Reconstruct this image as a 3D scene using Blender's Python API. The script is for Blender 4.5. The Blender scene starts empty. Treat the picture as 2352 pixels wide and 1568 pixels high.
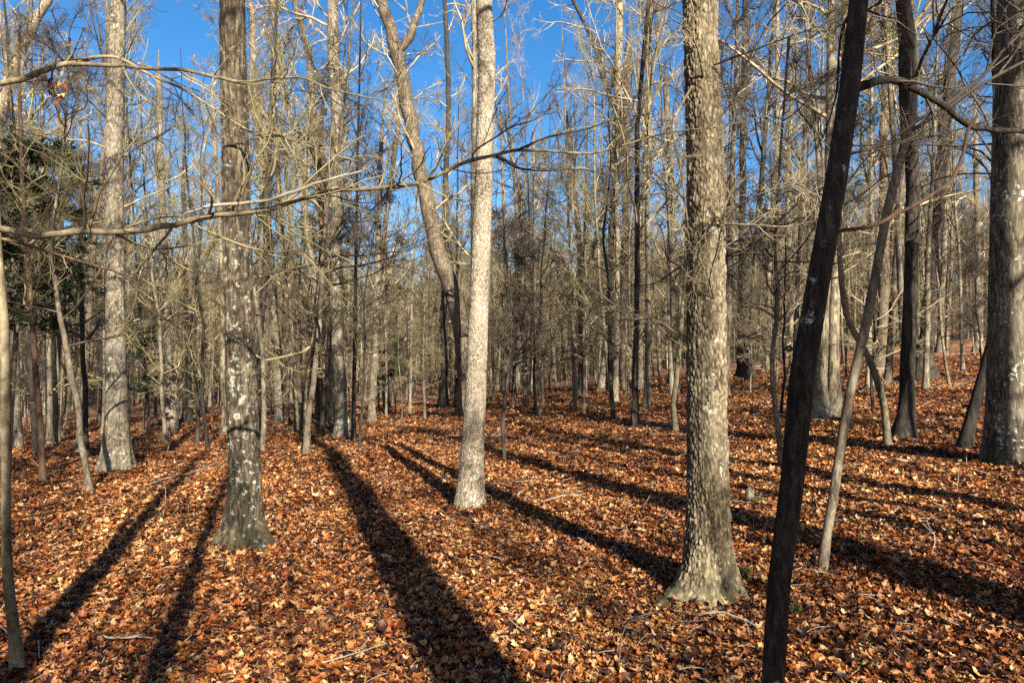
import bpy, math, random
import numpy as np
from mathutils import Vector

# ------------------------------------------------------------------ camera, sky, sun, exposure
scene = bpy.context.scene
C = scene.collection
CAM_H = 1.6
FPX = 1568.0                      # focal length in pixels of the 2352 px wide working grid (24 mm lens)
PITCH = math.atan(66.0 / FPX)
SUN_ELEV = math.radians(28.0)
SUN_AZ = math.radians(-20.0)      # heading of the shadows, measured from +Y towards +X

cam_data = bpy.data.cameras.new('camera')
cam = bpy.data.objects.new('camera', cam_data)
C.objects.link(cam)
cam.location = (0, 0, CAM_H)
cam.rotation_euler = (math.pi / 2 + PITCH, 0, 0)
cam_data.sensor_width = 36.0
cam_data.lens = 24.0
cam_data.clip_start = 0.05
cam_data.clip_end = 3000
scene.camera = cam

world = bpy.data.worlds.new('World')
scene.world = world
world.use_nodes = True
wn = world.node_tree
wn.nodes.clear()
sky = wn.nodes.new('ShaderNodeTexSky')
sky.sky_type = 'NISHITA'
sky.sun_disc = False
sky.sun_elevation = SUN_ELEV
# light travels along (sin az, cos az); the sun stands opposite
sun_dir = Vector((-math.sin(SUN_AZ) * math.cos(SUN_ELEV), -math.cos(SUN_AZ) * math.cos(SUN_ELEV), math.sin(SUN_ELEV)))
sky.sun_rotation = math.atan2(sun_dir.x, sun_dir.y)
sky.air_density = 1.0
sky.dust_density = 1.0
sky.ozone_density = 3.0
hsv = wn.nodes.new('ShaderNodeHueSaturation')
hsv.inputs['Saturation'].default_value = 1.32
bg = wn.nodes.new('ShaderNodeBackground')
bg.inputs['Strength'].default_value = 0.055
wo = wn.nodes.new('ShaderNodeOutputWorld')
wn.links.new(sky.outputs[0], hsv.inputs['Color'])
wn.links.new(hsv.outputs[0], bg.inputs['Color'])
wn.links.new(bg.outputs[0], wo.inputs['Surface'])

sun_data = bpy.data.lights.new('sun', 'SUN')
sun_data.energy = 5.0
sun_data.angle = math.radians(0.5)
sun_data.color = (1.0, 0.93, 0.80)
sun = bpy.data.objects.new('sun', sun_data)
C.objects.link(sun)
sun.rotation_euler = (-sun_dir).to_track_quat('-Z', 'Y').to_euler()

scene.view_settings.view_transform = 'Standard'
scene.view_settings.look = 'None'
scene.view_settings.gamma = 1.0
scene.view_settings.use_curve_mapping = False
scene.view_settings.exposure = 1.9
scene.render.engine = 'CYCLES'
scene.cycles.max_bounces = 5
scene.cycles.diffuse_bounces = 3
scene.cycles.glossy_bounces = 2
scene.cycles.use_denoising = False
scene.cycles.use_adaptive_sampling = True
scene.cycles.adaptive_threshold = 0.015
scene.render.filter_size = 1.1

rng = np.random.default_rng(20)
random.seed(4)

# ------------------------------------------------------------------ noise, terrain, pixel helpers
def _hash(ix, iy, iz, seed):
    h = (ix.astype(np.int64) * 374761393 + iy.astype(np.int64) * 668265263 + iz.astype(np.int64) * 2147483647 + seed * 974711) & 0xffffffff
    h = ((h ^ (h >> 13)) * 1274126177) & 0xffffffff
    h = ((h ^ (h >> 16)) * 2246822519) & 0xffffffff
    return ((h ^ (h >> 15)) & 0xffffff) / float(0xffffff)

def vnoise(x, y, z, seed=0):
    x, y, z = np.broadcast_arrays(np.asarray(x, float), np.asarray(y, float), np.asarray(z, float))
    ix, iy, iz = np.floor(x).astype(np.int64), np.floor(y).astype(np.int64), np.floor(z).astype(np.int64)
    fx, fy, fz = x - ix, y - iy, z - iz
    fx, fy, fz = fx * fx * (3 - 2 * fx), fy * fy * (3 - 2 * fy), fz * fz * (3 - 2 * fz)
    r = 0
    for dx in (0, 1):
        wx = fx if dx else 1 - fx
        for dy in (0, 1):
            wy = fy if dy else 1 - fy
            for dz in (0, 1):
                wz = fz if dz else 1 - fz
                r = r + wx * wy * wz * _hash(ix + dx, iy + dy, iz + dz, seed)
    return r

def voronoi_edge(x, y, z, seed=0):
    ix, iy, iz = np.floor(x).astype(np.int64), np.floor(y).astype(np.int64), np.floor(z).astype(np.int64)
    f1 = np.full(x.shape, 9.0); f2 = np.full(x.shape, 9.0); idv = np.zeros(x.shape)
    for dx in (-1, 0, 1):
        for dy in (-1, 0, 1):
            for dz in (-1, 0, 1):
                cx, cy, cz = ix + dx, iy + dy, iz + dz
                px = cx + _hash(cx, cy, cz, seed); py = cy + _hash(cx, cy, cz, seed + 1); pz = cz + _hash(cx, cy, cz, seed + 2)
                d = (px - x) ** 2 + (py - y) ** 2 + (pz - z) ** 2
                near = d < f1
                f2 = np.where(near, f1, np.minimum(f2, d))
                idv = np.where(near, _hash(cx, cy, cz, seed + 3), idv)
                f1 = np.where(near, d, f1)
    return np.sqrt(f2) - np.sqrt(f1), idv

def sstep(a, b, x):
    t = np.clip((x - a) / (b - a), 0, 1)
    return t * t * (3 - 2 * t)

def terrain(x, y):
    x = np.asarray(x, float); y = np.asarray(y, float)
    right = np.maximum(x, 0); left = np.minimum(x, 0)
    yy = np.clip(y, 0, 55)
    z = 0.05 * np.minimum(right, 45) + 0.0011 * np.minimum(right, 40) * yy + 0.038 * np.maximum(left, -60)
    z = z - 0.45 * sstep(13, 22, y) * sstep(-1.0, -6.0, x)
    z = z + 0.10 * (vnoise(x * 0.35, y * 0.35, 0, 3) - 0.5) + 0.05 * (vnoise(x * 1.1, y * 1.1, 0, 4) - 0.5)
    d = np.hypot(x, y)
    z = z + np.clip(0.13 * (d - 75), 0, 26) * sstep(70, 110, d)
    near = sstep(0.3, 1.5, d)
    return z * near

def tz(x, y):
    return float(terrain(x, y))

def ray(px, py):
    xn = (px - 1176) / FPX; yn = (784 - py) / FPX
    return np.array([xn, math.cos(PITCH) - yn * math.sin(PITCH), math.sin(PITCH) + yn * math.cos(PITCH)])

def at(px, py, depth):
    r = ray(px, py)
    return np.array([0, 0, CAM_H]) + r * (depth / r[1])

def ground_at(px, py):
    r = ray(px, py)
    t = np.arange(1.0, 150, 0.02)
    p = np.array([0, 0, CAM_H])[None] + r[None] * t[:, None]
    below = p[:, 2] < terrain(p[:, 0], p[:, 1])
    i = int(np.argmax(below)) if below.any() else len(t) - 1
    return p[i]

def project(p):
    x, y, z = p[0], p[1], p[2] - CAM_H
    f = y * math.cos(PITCH) + z * math.sin(PITCH); u = -y * math.sin(PITCH) + z * math.cos(PITCH)
    return 1176 + FPX * x / f, 784 - FPX * u / f

# ------------------------------------------------------------------ mesh helpers
class MB:
    """collects tubes and faces, links them as one mesh object"""
    def __init__(self):
        self.v = []; self.q = []; self.t = []; self.qm = []; self.tm = []; self.n = 0
        self.attr = []
    def add(self, v, quads=None, tris=None, mat=0):
        v = np.asarray(v, float).reshape(-1, 3)
        self.v.append(v)
        if quads is not None and len(quads):
            q = np.asarray(quads, np.int64).reshape(-1, 4) + self.n
            self.q.append(q); self.qm.append(np.full(len(q), mat))
        if tris is not None and len(tris):
            t = np.asarray(tris, np.int64).reshape(-1, 3) + self.n
            self.t.append(t); self.tm.append(np.full(len(t), mat))
        self.n += len(v)
    def tubes(self, P, R, sides, mat=0, ref=None):
        """P (B,K,3), R (B,K)"""
        B, K, _ = P.shape
        T = np.empty_like(P)
        T[:, 1:-1] = P[:, 2:] - P[:, :-2]; T[:, 0] = P[:, 1] - P[:, 0]; T[:, -1] = P[:, -1] - P[:, -2]
        T /= np.linalg.norm(T, axis=2, keepdims=True) + 1e-9
        if ref is None:
            m = T.mean(axis=1)
            ref = np.where(np.abs(m[:, 2:3]) > 0.75, np.array([[1.0, 0, 0]]), np.array([[0, 0, 1.0]]))
        N = np.cross(T, np.broadcast_to(ref[:, None, :], T.shape))
        N /= np.linalg.norm(N, axis=2, keepdims=True) + 1e-9
        Bn = np.cross(T, N)
        a = np.arange(sides) * 2 * math.pi / sides
        ca, sa = np.cos(a), np.sin(a)
        V = P[:, :, None, :] + R[:, :, None, None] * (N[:, :, None, :] * ca[None, None, :, None] + Bn[:, :, None, :] * sa[None, None, :, None])
        i = np.arange(B)[:, None, None] * K * sides + np.arange(K - 1)[None, :, None] * sides
        s = np.arange(sides)[None, None, :]; s2 = (s + 1) % sides
        q = np.stack([i + s, i + s2, i + sides + s2, i + sides + s], -1)
        self.add(V.reshape(-1, 3), quads=q.reshape(-1, 4), mat=mat)
    def mesh(self, name, mats, smooth=True, attrs=None):
        me = bpy.data.meshes.new(name)
        if not self.v:
            return me
        v = np.concatenate(self.v)
        nq = sum(len(x) for x in self.q); nt = sum(len(x) for x in self.t)
        q = np.concatenate(self.q) if self.q else np.zeros((0, 4), np.int64)
        t = np.concatenate(self.t) if self.t else np.zeros((0, 3), np.int64)
        me.vertices.add(len(v)); me.vertices.foreach_set('co', v.astype(np.float32).ravel())
        me.loops.add(nq * 4 + nt * 3)
        me.loops.foreach_set('vertex_index', np.concatenate([q.ravel(), t.ravel()]).astype(np.int32))
        me.polygons.add(nq + nt)
        me.polygons.foreach_set('loop_start', np.concatenate([np.arange(nq) * 4, nq * 4 + np.arange(nt) * 3]).astype(np.int32))
        mi = np.concatenate(self.qm + self.tm).astype(np.int32)
        me.polygons.foreach_set('material_index', mi)
        me.polygons.foreach_set('use_smooth', np.full(nq + nt, smooth))
        for m in mats:
            me.materials.append(m)
        for k, arr in (attrs or {}).items():
            at_ = me.attributes.new(k, 'FLOAT', 'POINT'); at_.data.foreach_set('value', np.asarray(arr, np.float32))
        me.update(calc_edges=True)
        return me

def link(name, me, parent=None, loc=(0, 0, 0)):
    o = bpy.data.objects.new(name, me)
    C.objects.link(o)
    o.location = loc
    if parent is not None:
        o.parent = parent
    return o

def thing(name, label, cat, loc, group=None):
    o = bpy.data.objects.new(name, None)
    C.objects.link(o)
    o.empty_display_size = 0.2
    o.location = loc
    o['label'] = label; o['category'] = cat
    if group:
        o['group'] = group
    return o

def tag(o, label, cat, group=None):
    o['label'] = label; o['category'] = cat
    if group:
        o['group'] = group
    return o

def spline(pts, n):
    """Catmull-Rom through pts (any columns), n samples spaced evenly by length"""
    p = np.asarray(pts, float)
    if len(p) == 2:
        p = np.array([p[0], (p[0] + p[1]) / 2, p[1]])
    e = np.vstack([2 * p[0] - p[1], p, 2 * p[-1] - p[-2]])
    out = []
    for i in range(1, len(e) - 2):
        t = np.linspace(0, 1, 16, endpoint=False)[:, None]
        a, b, c, d = e[i - 1], e[i], e[i + 1], e[i + 2]
        out.append(0.5 * (2 * b + (c - a) * t + (2 * a - 5 * b + 4 * c - d) * t ** 2 + (3 * b - a - 3 * c + d) * t ** 3))
    out.append(p[-1:])
    o = np.vstack(out)
    s = np.concatenate([[0], np.cumsum(np.linalg.norm(np.diff(o[:, :3], axis=0), axis=1))])
    u = np.linspace(0, s[-1], n)
    return np.stack([np.interp(u, s, o[:, k]) for k in range(o.shape[1])], 1)

# ------------------------------------------------------------------ materials
def new_mat(name):
    m = bpy.data.materials.new(name); m.use_nodes = True
    nt = m.node_tree
    b = nt.nodes['Principled BSDF']
    return m, nt, b

def N(nt, typ, **kw):
    n = nt.nodes.new(typ)
    for k, v in kw.items():
        setattr(n, k, v)
    return n

def ramp(nt, fac, stops, interp='LINEAR'):
    r = nt.nodes.new('ShaderNodeValToRGB')
    r.color_ramp.interpolation = interp
    e = r.color_ramp.elements
    while len(e) < len(stops):
        e.new(0.5)
    for el, (pos, col) in zip(e, stops):
        el.position = pos; el.color = (*col, 1) if len(col) == 3 else col
    nt.links.new(fac, r.inputs[0])
    return r

def noise(nt, vec, scale, detail=4, rough=0.6, dist=0.0):
    n = nt.nodes.new('ShaderNodeTexNoise')
    n.inputs['Scale'].default_value = scale; n.inputs['Detail'].default_value = detail
    n.inputs['Roughness'].default_value = rough; n.inputs['Distortion'].default_value = dist
    nt.links.new(vec, n.inputs['Vector'])
    return n

def mix(nt, fac, a, b, mode='MIX'):
    m = nt.nodes.new('ShaderNodeMix'); m.data_type = 'RGBA'; m.blend_type = mode
    for sock, val in ((m.inputs[0], fac), (m.inputs[6], a), (m.inputs[7], b)):
        if hasattr(val, 'links') or isinstance(val, bpy.types.NodeSocket):
            nt.links.new(val, sock)
        elif isinstance(val, (int, float)):
            sock.default_value = val
        else:
            sock.default_value = (*val, 1)
    return m.outputs[2]

def math_n(nt, op, a, b=0.0):
    m = nt.nodes.new('ShaderNodeMath'); m.operation = op
    for s, v in zip(m.inputs, (a, b)):
        if isinstance(v, bpy.types.NodeSocket):
            nt.links.new(v, s)
        else:
            s.default_value = v
    return m.outputs[0]

def bark(name, dark, mid, pale, stretch=(14, 14, 2.2), lichen=0.0, lichen_col=(0.36, 0.38, 0.30), moss=0.0,
         bump=0.6, ridge=False, vary=0.25, blotch=0.25, stain=0.7):
    m, nt, b = new_mat(name)
    tc = N(nt, 'ShaderNodeTexCoord')
    info = N(nt, 'ShaderNodeObjectInfo')
    off = nt.nodes.new('ShaderNodeVectorMath'); off.operation = 'SCALE'
    comb = nt.nodes.new('ShaderNodeCombineXYZ')
    for s in comb.inputs:
        nt.links.new(info.outputs['Random'], s)
    nt.links.new(comb.outputs[0], off.inputs[0]); off.inputs['Scale'].default_value = 40
    addv = nt.nodes.new('ShaderNodeVectorMath'); addv.operation = 'ADD'
    nt.links.new(tc.outputs['Object'], addv.inputs[0]); nt.links.new(off.outputs[0], addv.inputs[1])
    mp = N(nt, 'ShaderNodeMapping'); mp.inputs['Scale'].default_value = stretch
    nt.links.new(addv.outputs[0], mp.inputs['Vector'])
    n1 = noise(nt, mp.outputs[0], 1.6, 6, 0.68, 0.6)
    fac = n1.outputs['Fac']
    if ridge:
        a = N(nt, 'ShaderNodeAttribute', attribute_name='ridge')
        fac = math_n(nt, 'ADD', math_n(nt, 'MULTIPLY', fac, 0.72), math_n(nt, 'MULTIPLY', a.outputs['Fac'], 0.28))
    r = ramp(nt, fac, [(0.37, dark), (0.50, mid), (0.63, pale)])
    col = r.outputs[0]
    # large soft blotches of paler bark
    n2 = noise(nt, addv.outputs[0], 2.2, 4, 0.6)
    bl = ramp(nt, n2.outputs['Fac'], [(0.42, (0, 0, 0)), (0.62, (1, 1, 1))])
    col = mix(nt, math_n(nt, 'MULTIPLY', bl.outputs[0], blotch), col, tuple(min(1, c * 1.25) for c in pale))
    ms_ = N(nt, 'ShaderNodeMapping'); ms_.inputs['Scale'].default_value = (2.4, 2.4, 0.9)
    nt.links.new(addv.outputs[0], ms_.inputs['Vector'])
    n6 = noise(nt, ms_.outputs[0], 1.5, 5, 0.6, 0.4)
    st = ramp(nt, n6.outputs['Fac'], [(0.36, (0.42, 0.40, 0.36)), (0.54, (1, 1, 1))])
    col = mix(nt, stain, col, st.outputs[0], 'MULTIPLY')
    if lichen > 0:
        n3 = noise(nt, addv.outputs[0], 17, 6, 0.72)
        n4 = noise(nt, addv.outputs[0], 2.6, 3, 0.55)
        s = math_n(nt, 'ADD', n3.outputs['Fac'], math_n(nt, 'MULTIPLY', n4.outputs['Fac'], 0.35))
        lr = ramp(nt, math_n(nt, 'MULTIPLY', s, 0.5), [(0.405 - 0.05 * lichen, (0, 0, 0)), (0.425 - 0.05 * lichen, (1, 1, 1))])
        col = mix(nt, math_n(nt, 'MULTIPLY', lr.outputs[0], 0.8), col, lichen_col)
    if moss > 0:
        sep = N(nt, 'ShaderNodeSeparateXYZ'); nt.links.new(tc.outputs['Object'], sep.inputs[0])
        n5 = noise(nt, addv.outputs[0], 7, 5, 0.65)
        h = math_n(nt, 'SUBTRACT', n5.outputs['Fac'], math_n(nt, 'MULTIPLY', sep.outputs[2], 0.45))
        mr = ramp(nt, h, [(0.40, (0, 0, 0)), (0.58, (1, 1, 1))])
        col = mix(nt, math_n(nt, 'MULTIPLY', mr.outputs[0], moss), col, (0.06, 0.068, 0.018))
    # each tree a little lighter or darker, warmer or greyer
    hv = N(nt, 'ShaderNodeHueSaturation')
    nt.links.new(col, hv.inputs['Color'])
    nt.links.new(math_n(nt, 'ADD', math_n(nt, 'MULTIPLY', info.outputs['Random'], 2 * vary), 1 - vary), hv.inputs['Value'])
    nt.links.new(hv.outputs[0], b.inputs['Base Color'])
    b.inputs['Roughness'].default_value = 0.88
    b.inputs['Specular IOR Level'].default_value = 0.2
    bp = N(nt, 'ShaderNodeBump'); bp.inputs['Strength'].default_value = bump; bp.inputs['Distance'].default_value = 0.02
    nt.links.new(n1.outputs['Fac'], bp.inputs['Height']); nt.links.new(bp.outputs[0], b.inputs['Normal'])
    return m

M = {}
M['grey_bark'] = bark('grey_bark', (0.0222, 0.0178, 0.0133), (0.0925, 0.0755, 0.0533), (0.2, 0.167, 0.118), lichen=0.25)
M['pale_bark'] = bark('pale_bark', (0.028, 0.021, 0.014), (0.135, 0.107, 0.068), (0.275, 0.23, 0.152), lichen=0.35)
M['brown_bark'] = bark('brown_bark', (0.0207, 0.0148, 0.0104), (0.0703, 0.0518, 0.034), (0.141, 0.107, 0.0703), lichen=0.15)
M['dark_bark'] = bark('dark_bark', (0.00888, 0.0074, 0.00592), (0.0259, 0.0207, 0.0155), (0.0629, 0.0503, 0.037), blotch=0.1)
M['smooth_grey'] = bark('smooth_grey', (0.0592, 0.0459, 0.0266), (0.133, 0.107, 0.0629), (0.222, 0.185, 0.115), stretch=(9, 9, 7), bump=0.35)
M['sapling_bark'] = bark('sapling_bark', (0.0396, 0.0297, 0.0198), (0.099, 0.0792, 0.0528), (0.172, 0.142, 0.099), stretch=(18, 18, 8), bump=0.4)
M['black_bark'] = bark('black_bark', (0.008, 0.0065, 0.005), (0.024, 0.0195, 0.015), (0.065, 0.055, 0.042), stretch=(46, 46, 11), bump=1.0, blotch=0.25, vary=0.05, lichen=0.15)
M['red_bark'] = bark('red_bark', (0.0296, 0.017, 0.0111), (0.0666, 0.037, 0.0222), (0.118, 0.0703, 0.0444), stretch=(22, 22, 6), bump=0.3)
M['lichen_oak'] = bark('lichen_oak', (0.013, 0.010, 0.0065), (0.070, 0.052, 0.033), (0.165, 0.128, 0.083), stretch=(34, 34, 6), lichen=0.5, lichen_col=(0.25, 0.265, 0.20), moss=0.5, ridge=True, bump=0.9, vary=0.02, blotch=0.08)
M['ridged_oak'] = bark('ridged_oak', (0.028, 0.019, 0.011), (0.145, 0.111, 0.064), (0.33, 0.275, 0.18), stretch=(38, 38, 9), lichen=0.1, lichen_col=(0.34, 0.31, 0.24), stain=1.0, moss=0.45, ridge=True, bump=0.9, vary=0.02, blotch=0.2)
M['block_bark'] = bark('block_bark', (0.080, 0.057, 0.038), (0.175, 0.141, 0.098), (0.30, 0.26, 0.195), stretch=(26, 26, 17), lichen=0.2, ridge=True, bump=0.7, vary=0.02, blotch=0.25)
M['beech_bark'] = bark('beech_bark', (0.0403, 0.031, 0.0211), (0.136, 0.11, 0.0775), (0.236, 0.205, 0.152), stretch=(16, 16, 5), lichen=0.35, moss=0.6, ridge=True, bump=0.7, vary=0.02, blotch=0.35)
M['tan_oak'] = bark('tan_oak', (0.0216, 0.0158, 0.0101), (0.09, 0.072, 0.0475), (0.187, 0.158, 0.108), stretch=(18, 18, 3.5), lichen=0.25, moss=0.4, ridge=True, bump=0.9, vary=0.02)

def twig_mat(name, a, bcol):
    m, nt, b = new_mat(name)
    tc = N(nt, 'ShaderNodeTexCoord')
    n = noise(nt, tc.outputs['Object'], 3.0, 3, 0.6)
    r = ramp(nt, n.outputs['Fac'], [(0.35, a), (0.65, bcol)])
    nt.links.new(r.outputs[0], b.inputs['Base Color'])
    b.inputs['Roughness'].default_value = 0.75
    b.inputs['Specular IOR Level'].default_value = 0.3
    return m
M['twig'] = twig_mat('twig', (0.125, 0.094, 0.052), (0.35, 0.28, 0.16))
M['twig_dark'] = twig_mat('twig_dark', (0.0296, 0.0215, 0.0141), (0.0814, 0.0622, 0.0407))
M['twig_olive'] = twig_mat('twig_olive', (0.0888, 0.0725, 0.0333), (0.222, 0.185, 0.0888))
M['dead_wood'] = twig_mat('dead_wood', (0.148, 0.122, 0.0851), (0.281, 0.252, 0.2))

def leaf_mat(name, stops, transl=0.25):
    m, nt, b = new_mat(name)
    info = N(nt, 'ShaderNodeObjectInfo')
    tc = N(nt, 'ShaderNodeTexCoord')
    r = ramp(nt, info.outputs['Random'], stops)
    n = noise(nt, tc.outputs['Object'], 3.5, 4, 0.65)
    d = ramp(nt, n.outputs['Fac'], [(0.3, (0.55, 0.5, 0.45)), (0.6, (1.1, 1.1, 1.1))])
    col = mix(nt, 1.0, r.outputs[0], d.outputs[0], 'MULTIPLY')
    # drifts of redder and of paler leaves over the ground
    n2 = noise(nt, info.outputs['Location'], 0.35, 3, 0.6)
    dr = ramp(nt, n2.outputs['Fac'], [(0.36, (0.66, 0.52, 0.46)), (0.5, (1, 0.95, 0.88)), (0.64, (1.22, 1.24, 1.2))])
    col = mix(nt, 1.0, col, dr.outputs[0], 'MULTIPLY')
    nt.links.new(col, b.inputs['Base Color'])
    b.inputs['Roughness'].default_value = 0.55
    b.inputs['Specular IOR Level'].default_value = 0.35
    tr = N(nt, 'ShaderNodeBsdfTranslucent'); nt.links.new(col, tr.inputs['Color'])
    ms = N(nt, 'ShaderNodeMixShader'); ms.inputs[0].default_value = transl
    out = nt.nodes['Material Output']
    nt.links.new(b.outputs[0], ms.inputs[1]); nt.links.new(tr.outputs[0], ms.inputs[2]); nt.links.new(ms.outputs[0], out.inputs['Surface'])
    return m
LEAF_STOPS = [(0.0, (0.013, 0.006, 0.005)), (0.2, (0.045, 0.016, 0.008)), (0.36, (0.105, 0.033, 0.011)), (0.48, (0.215, 0.058, 0.010)),
              (0.58, (0.30, 0.098, 0.020)), (0.70, (0.31, 0.135, 0.040)), (0.83, (0.41, 0.22, 0.085)), (0.93, (0.54, 0.36, 0.18)), (1.0, (0.40, 0.09, 0.008))]
M['leaf'] = leaf_mat('leaf', LEAF_STOPS)
M['tree_leaf'] = leaf_mat('tree_leaf', [(0, (0.30, 0.12, 0.05)), (1, (0.42, 0.20, 0.08))], 0.35)

def needle_mat(name, a, c):
    m, nt, b = new_mat(name)
    tc = N(nt, 'ShaderNodeTexCoord')
    n = noise(nt, tc.outputs['Object'], 2.0, 4, 0.7)
    r = ramp(nt, n.outputs['Fac'], [(0.3, a), (0.7, c)])
    nt.links.new(r.outputs[0], b.inputs['Base Color'])
    b.inputs['Roughness'].default_value = 0.6
    return m
M['needle'] = needle_mat('needle', (0.025, 0.045, 0.012), (0.075, 0.10, 0.028))
M['cedar'] = needle_mat('cedar', (0.012, 0.030, 0.010), (0.034, 0.062, 0.020))
M['moss'] = needle_mat('moss', (0.045, 0.042, 0.010), (0.10, 0.095, 0.022))
M['holly'] = needle_mat('holly', (0.02, 0.05, 0.012), (0.06, 0.11, 0.025))

def ground_mat():
    m, nt, b = new_mat('forest_soil')
    tc = N(nt, 'ShaderNodeTexCoord')
    v = N(nt, 'ShaderNodeTexVoronoi'); v.inputs['Scale'].default_value = 11; v.inputs['Randomness'].default_value = 1
    nz = noise(nt, tc.outputs['Object'], 6, 3, 0.6)
    mx = mix(nt, 0.12, tc.outputs['Object'], nz.outputs['Color'])
    nt.links.new(mx, v.inputs['Vector'])
    sep = N(nt, 'ShaderNodeSeparateColor'); nt.links.new(v.outputs['Color'], sep.inputs[0])
    r = ramp(nt, sep.outputs[0], [(p, tuple(c * 0.85 for c in col)) for p, col in LEAF_STOPS])
    n2 = noise(nt, tc.outputs['Object'], 0.35, 3, 0.6)
    dr = ramp(nt, n2.outputs['Fac'], [(0.35, (0.7, 0.55, 0.45)), (0.5, (1, 0.95, 0.88)), (0.66, (1.15, 1.12, 1.05))])
    col = mix(nt, 1.0, r.outputs[0], dr.outputs[0], 'MULTIPLY')
    nt.links.new(col, b.inputs['Base Color'])
    b.inputs['Roughness'].default_value = 0.85
    bp = N(nt, 'ShaderNodeBump'); bp.inputs['Strength'].default_value = 0.9; bp.inputs['Distance'].default_value = 0.05
    nt.links.new(sep.outputs[1], bp.inputs['Height']); nt.links.new(bp.outputs[0], b.inputs['Normal'])
    return m
M['soil'] = ground_mat()

# ------------------------------------------------------------------ the ground
def build_ground():
    # polar sheet, fine near the camera, out to the horizon
    rad = np.concatenate([[0.0], np.geomspace(0.5, 60, 110), np.geomspace(64, 1500, 40)])
    nth = 240
    th = np.arange(nth) * 2 * math.pi / nth
    X = rad[:, None] * np.sin(th)[None]; Y = rad[:, None] * np.cos(th)[None]
    Z = terrain(X, Y) - 0.012
    V = np.stack([X, Y, Z], -1).reshape(-1, 3)
    i = np.arange(len(rad) - 1)[:, None] * nth; j = np.arange(nth)[None]; j2 = (j + 1) % nth
    q = np.stack([i + j, i + nth + j, i + nth + j2, i + j2], -1).reshape(-1, 4)
    mb = MB(); mb.add(V, quads=q[:, ::-1])
    o = link('forest_floor', mb.mesh('forest_floor', [M['soil']]))
    o['kind'] = 'structure'; o['label'] = 'forest floor carpeted with fallen brown and orange leaves'
    return o
FLOOR = build_ground()

# ------------------------------------------------------------------ leaves
def leaf_strip(name, kind, curl, fold, twist, seed):
    r = np.random.default_rng(seed)
    n = 9
    t = np.linspace(0, 1, n)
    if kind == 'oak':
        w = 0.30 * np.sin(math.pi * t ** 0.8) ** 0.7 * (1 + 0.42 * np.cos(2 * math.pi * 3.2 * t + 0.6))
    elif kind == 'pin':
        w = 0.34 * np.sin(math.pi * t ** 0.75) ** 0.6 * (0.62 + 0.62 * (np.arange(n) % 2))
    elif kind == 'oval':
        w = 0.26 * np.sin(math.pi * t) ** 0.8
    else:
        w = 0.17 * np.sin(math.pi * t ** 0.9) ** 0.8
    w[0] = 0.012; w[-1] = 0.006
    y = t - 0.5
    wl = w * r.uniform(0.85, 1.15, n); wr = w * r.uniform(0.85, 1.15, n)
    bend = curl * (y ** 2) * 2.0
    sw = 0.12 * np.sin(t * 3 + seed)
    tw = twist * y
    mid = np.stack([sw, y, bend], 1)
    L = np.stack([sw - wl * np.cos(tw), y, bend + fold * wl + wl * np.sin(tw) + r.normal(0, 0.045, n)], 1)
    R = np.stack([sw + wr * np.cos(tw), y, bend + fold * wr - wr * np.sin(tw) + r.normal(0, 0.045, n)], 1)
    V = np.concatenate([L, mid, R])
    k = np.arange(n - 1)
    q = np.concatenate([np.stack([k, n + k, n + k + 1, k + 1], 1), np.stack([n + k, 2 * n + k, 2 * n + k + 1, n + k + 1], 1)])
    st = np.array([[sw[0] - 0.012, -0.5, bend[0]], [sw[0] + 0.012, -0.5, bend[0]], [sw[0] + 0.05, -0.8, bend[0] + 0.05]])
    mb = MB(); mb.add(V, quads=q); mb.add(st, tris=[[0, 1, 2]])
    return mb.mesh(name, [M['leaf']])

def leaf_star(name, lobes, curl, seed):
    r = np.random.default_rng(seed)
    a0 = np.linspace(-2.35, 2.35, lobes)
    ring = []
    for i, a in enumerate(a0):
        L = 0.56 * (1 - 0.18 * abs(a) / 2.35) * r.uniform(0.9, 1.1)
        ring.append((math.sin(a) * L, math.cos(a) * L, curl * L * L * r.uniform(0.5, 1.8)))
        if i < lobes - 1:
            b = (a + a0[i + 1]) / 2
            ring.append((math.sin(b) * 0.23, math.cos(b) * 0.23, r.normal(0, 0.03)))
    ring.append((0.02, -0.12, 0))
    ring.append((-0.02, -0.12, 0))
    V = np.array([(0, 0, 0)] + ring)
    n = len(ring)
    tr = [[0, 1 + (i + 1) % n, 1 + i] for i in range(n)]
    mb = MB(); mb.add(V, tris=tr)
    mb.add([[-0.012, -0.1, 0], [0.012, -0.1, 0], [0.03, -0.6, 0.06]], tris=[[0, 1, 2]])
    return mb.mesh(name, [M['leaf']], smooth=False)

LEAVES = []
for i, (k, c, f, tw) in enumerate([('oak', 0.5, 0.25, 0.6), ('oak', -0.6, 0.5, -0.8), ('pin', 0.6, 0.25, 0.5), ('pin', -0.4, 0.7, 1.0),
                                   ('oval', 0.8, 0.5, 0.7), ('oval', 0.3, 0.9, -1.0), ('slim', 0.7, 0.5, 1.3), ('oak', 0.9, 0.8, 0.4),
                                   ('slim', -0.6, 0.7, 1.2), ('oval', 0.8, 0.8, 1.2), ('slim', 0.8, 0.4, -1.4), ('pin', 0.8, 0.7, -0.9)]):
    LEAVES.append(leaf_strip('leaf_' + k, k, c, f, tw, i + 1))
LEAVES.append(leaf_star('leaf_star', 5, 0.6, 30)); LEAVES.append(leaf_star('leaf_star', 5, -0.5, 31))

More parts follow.
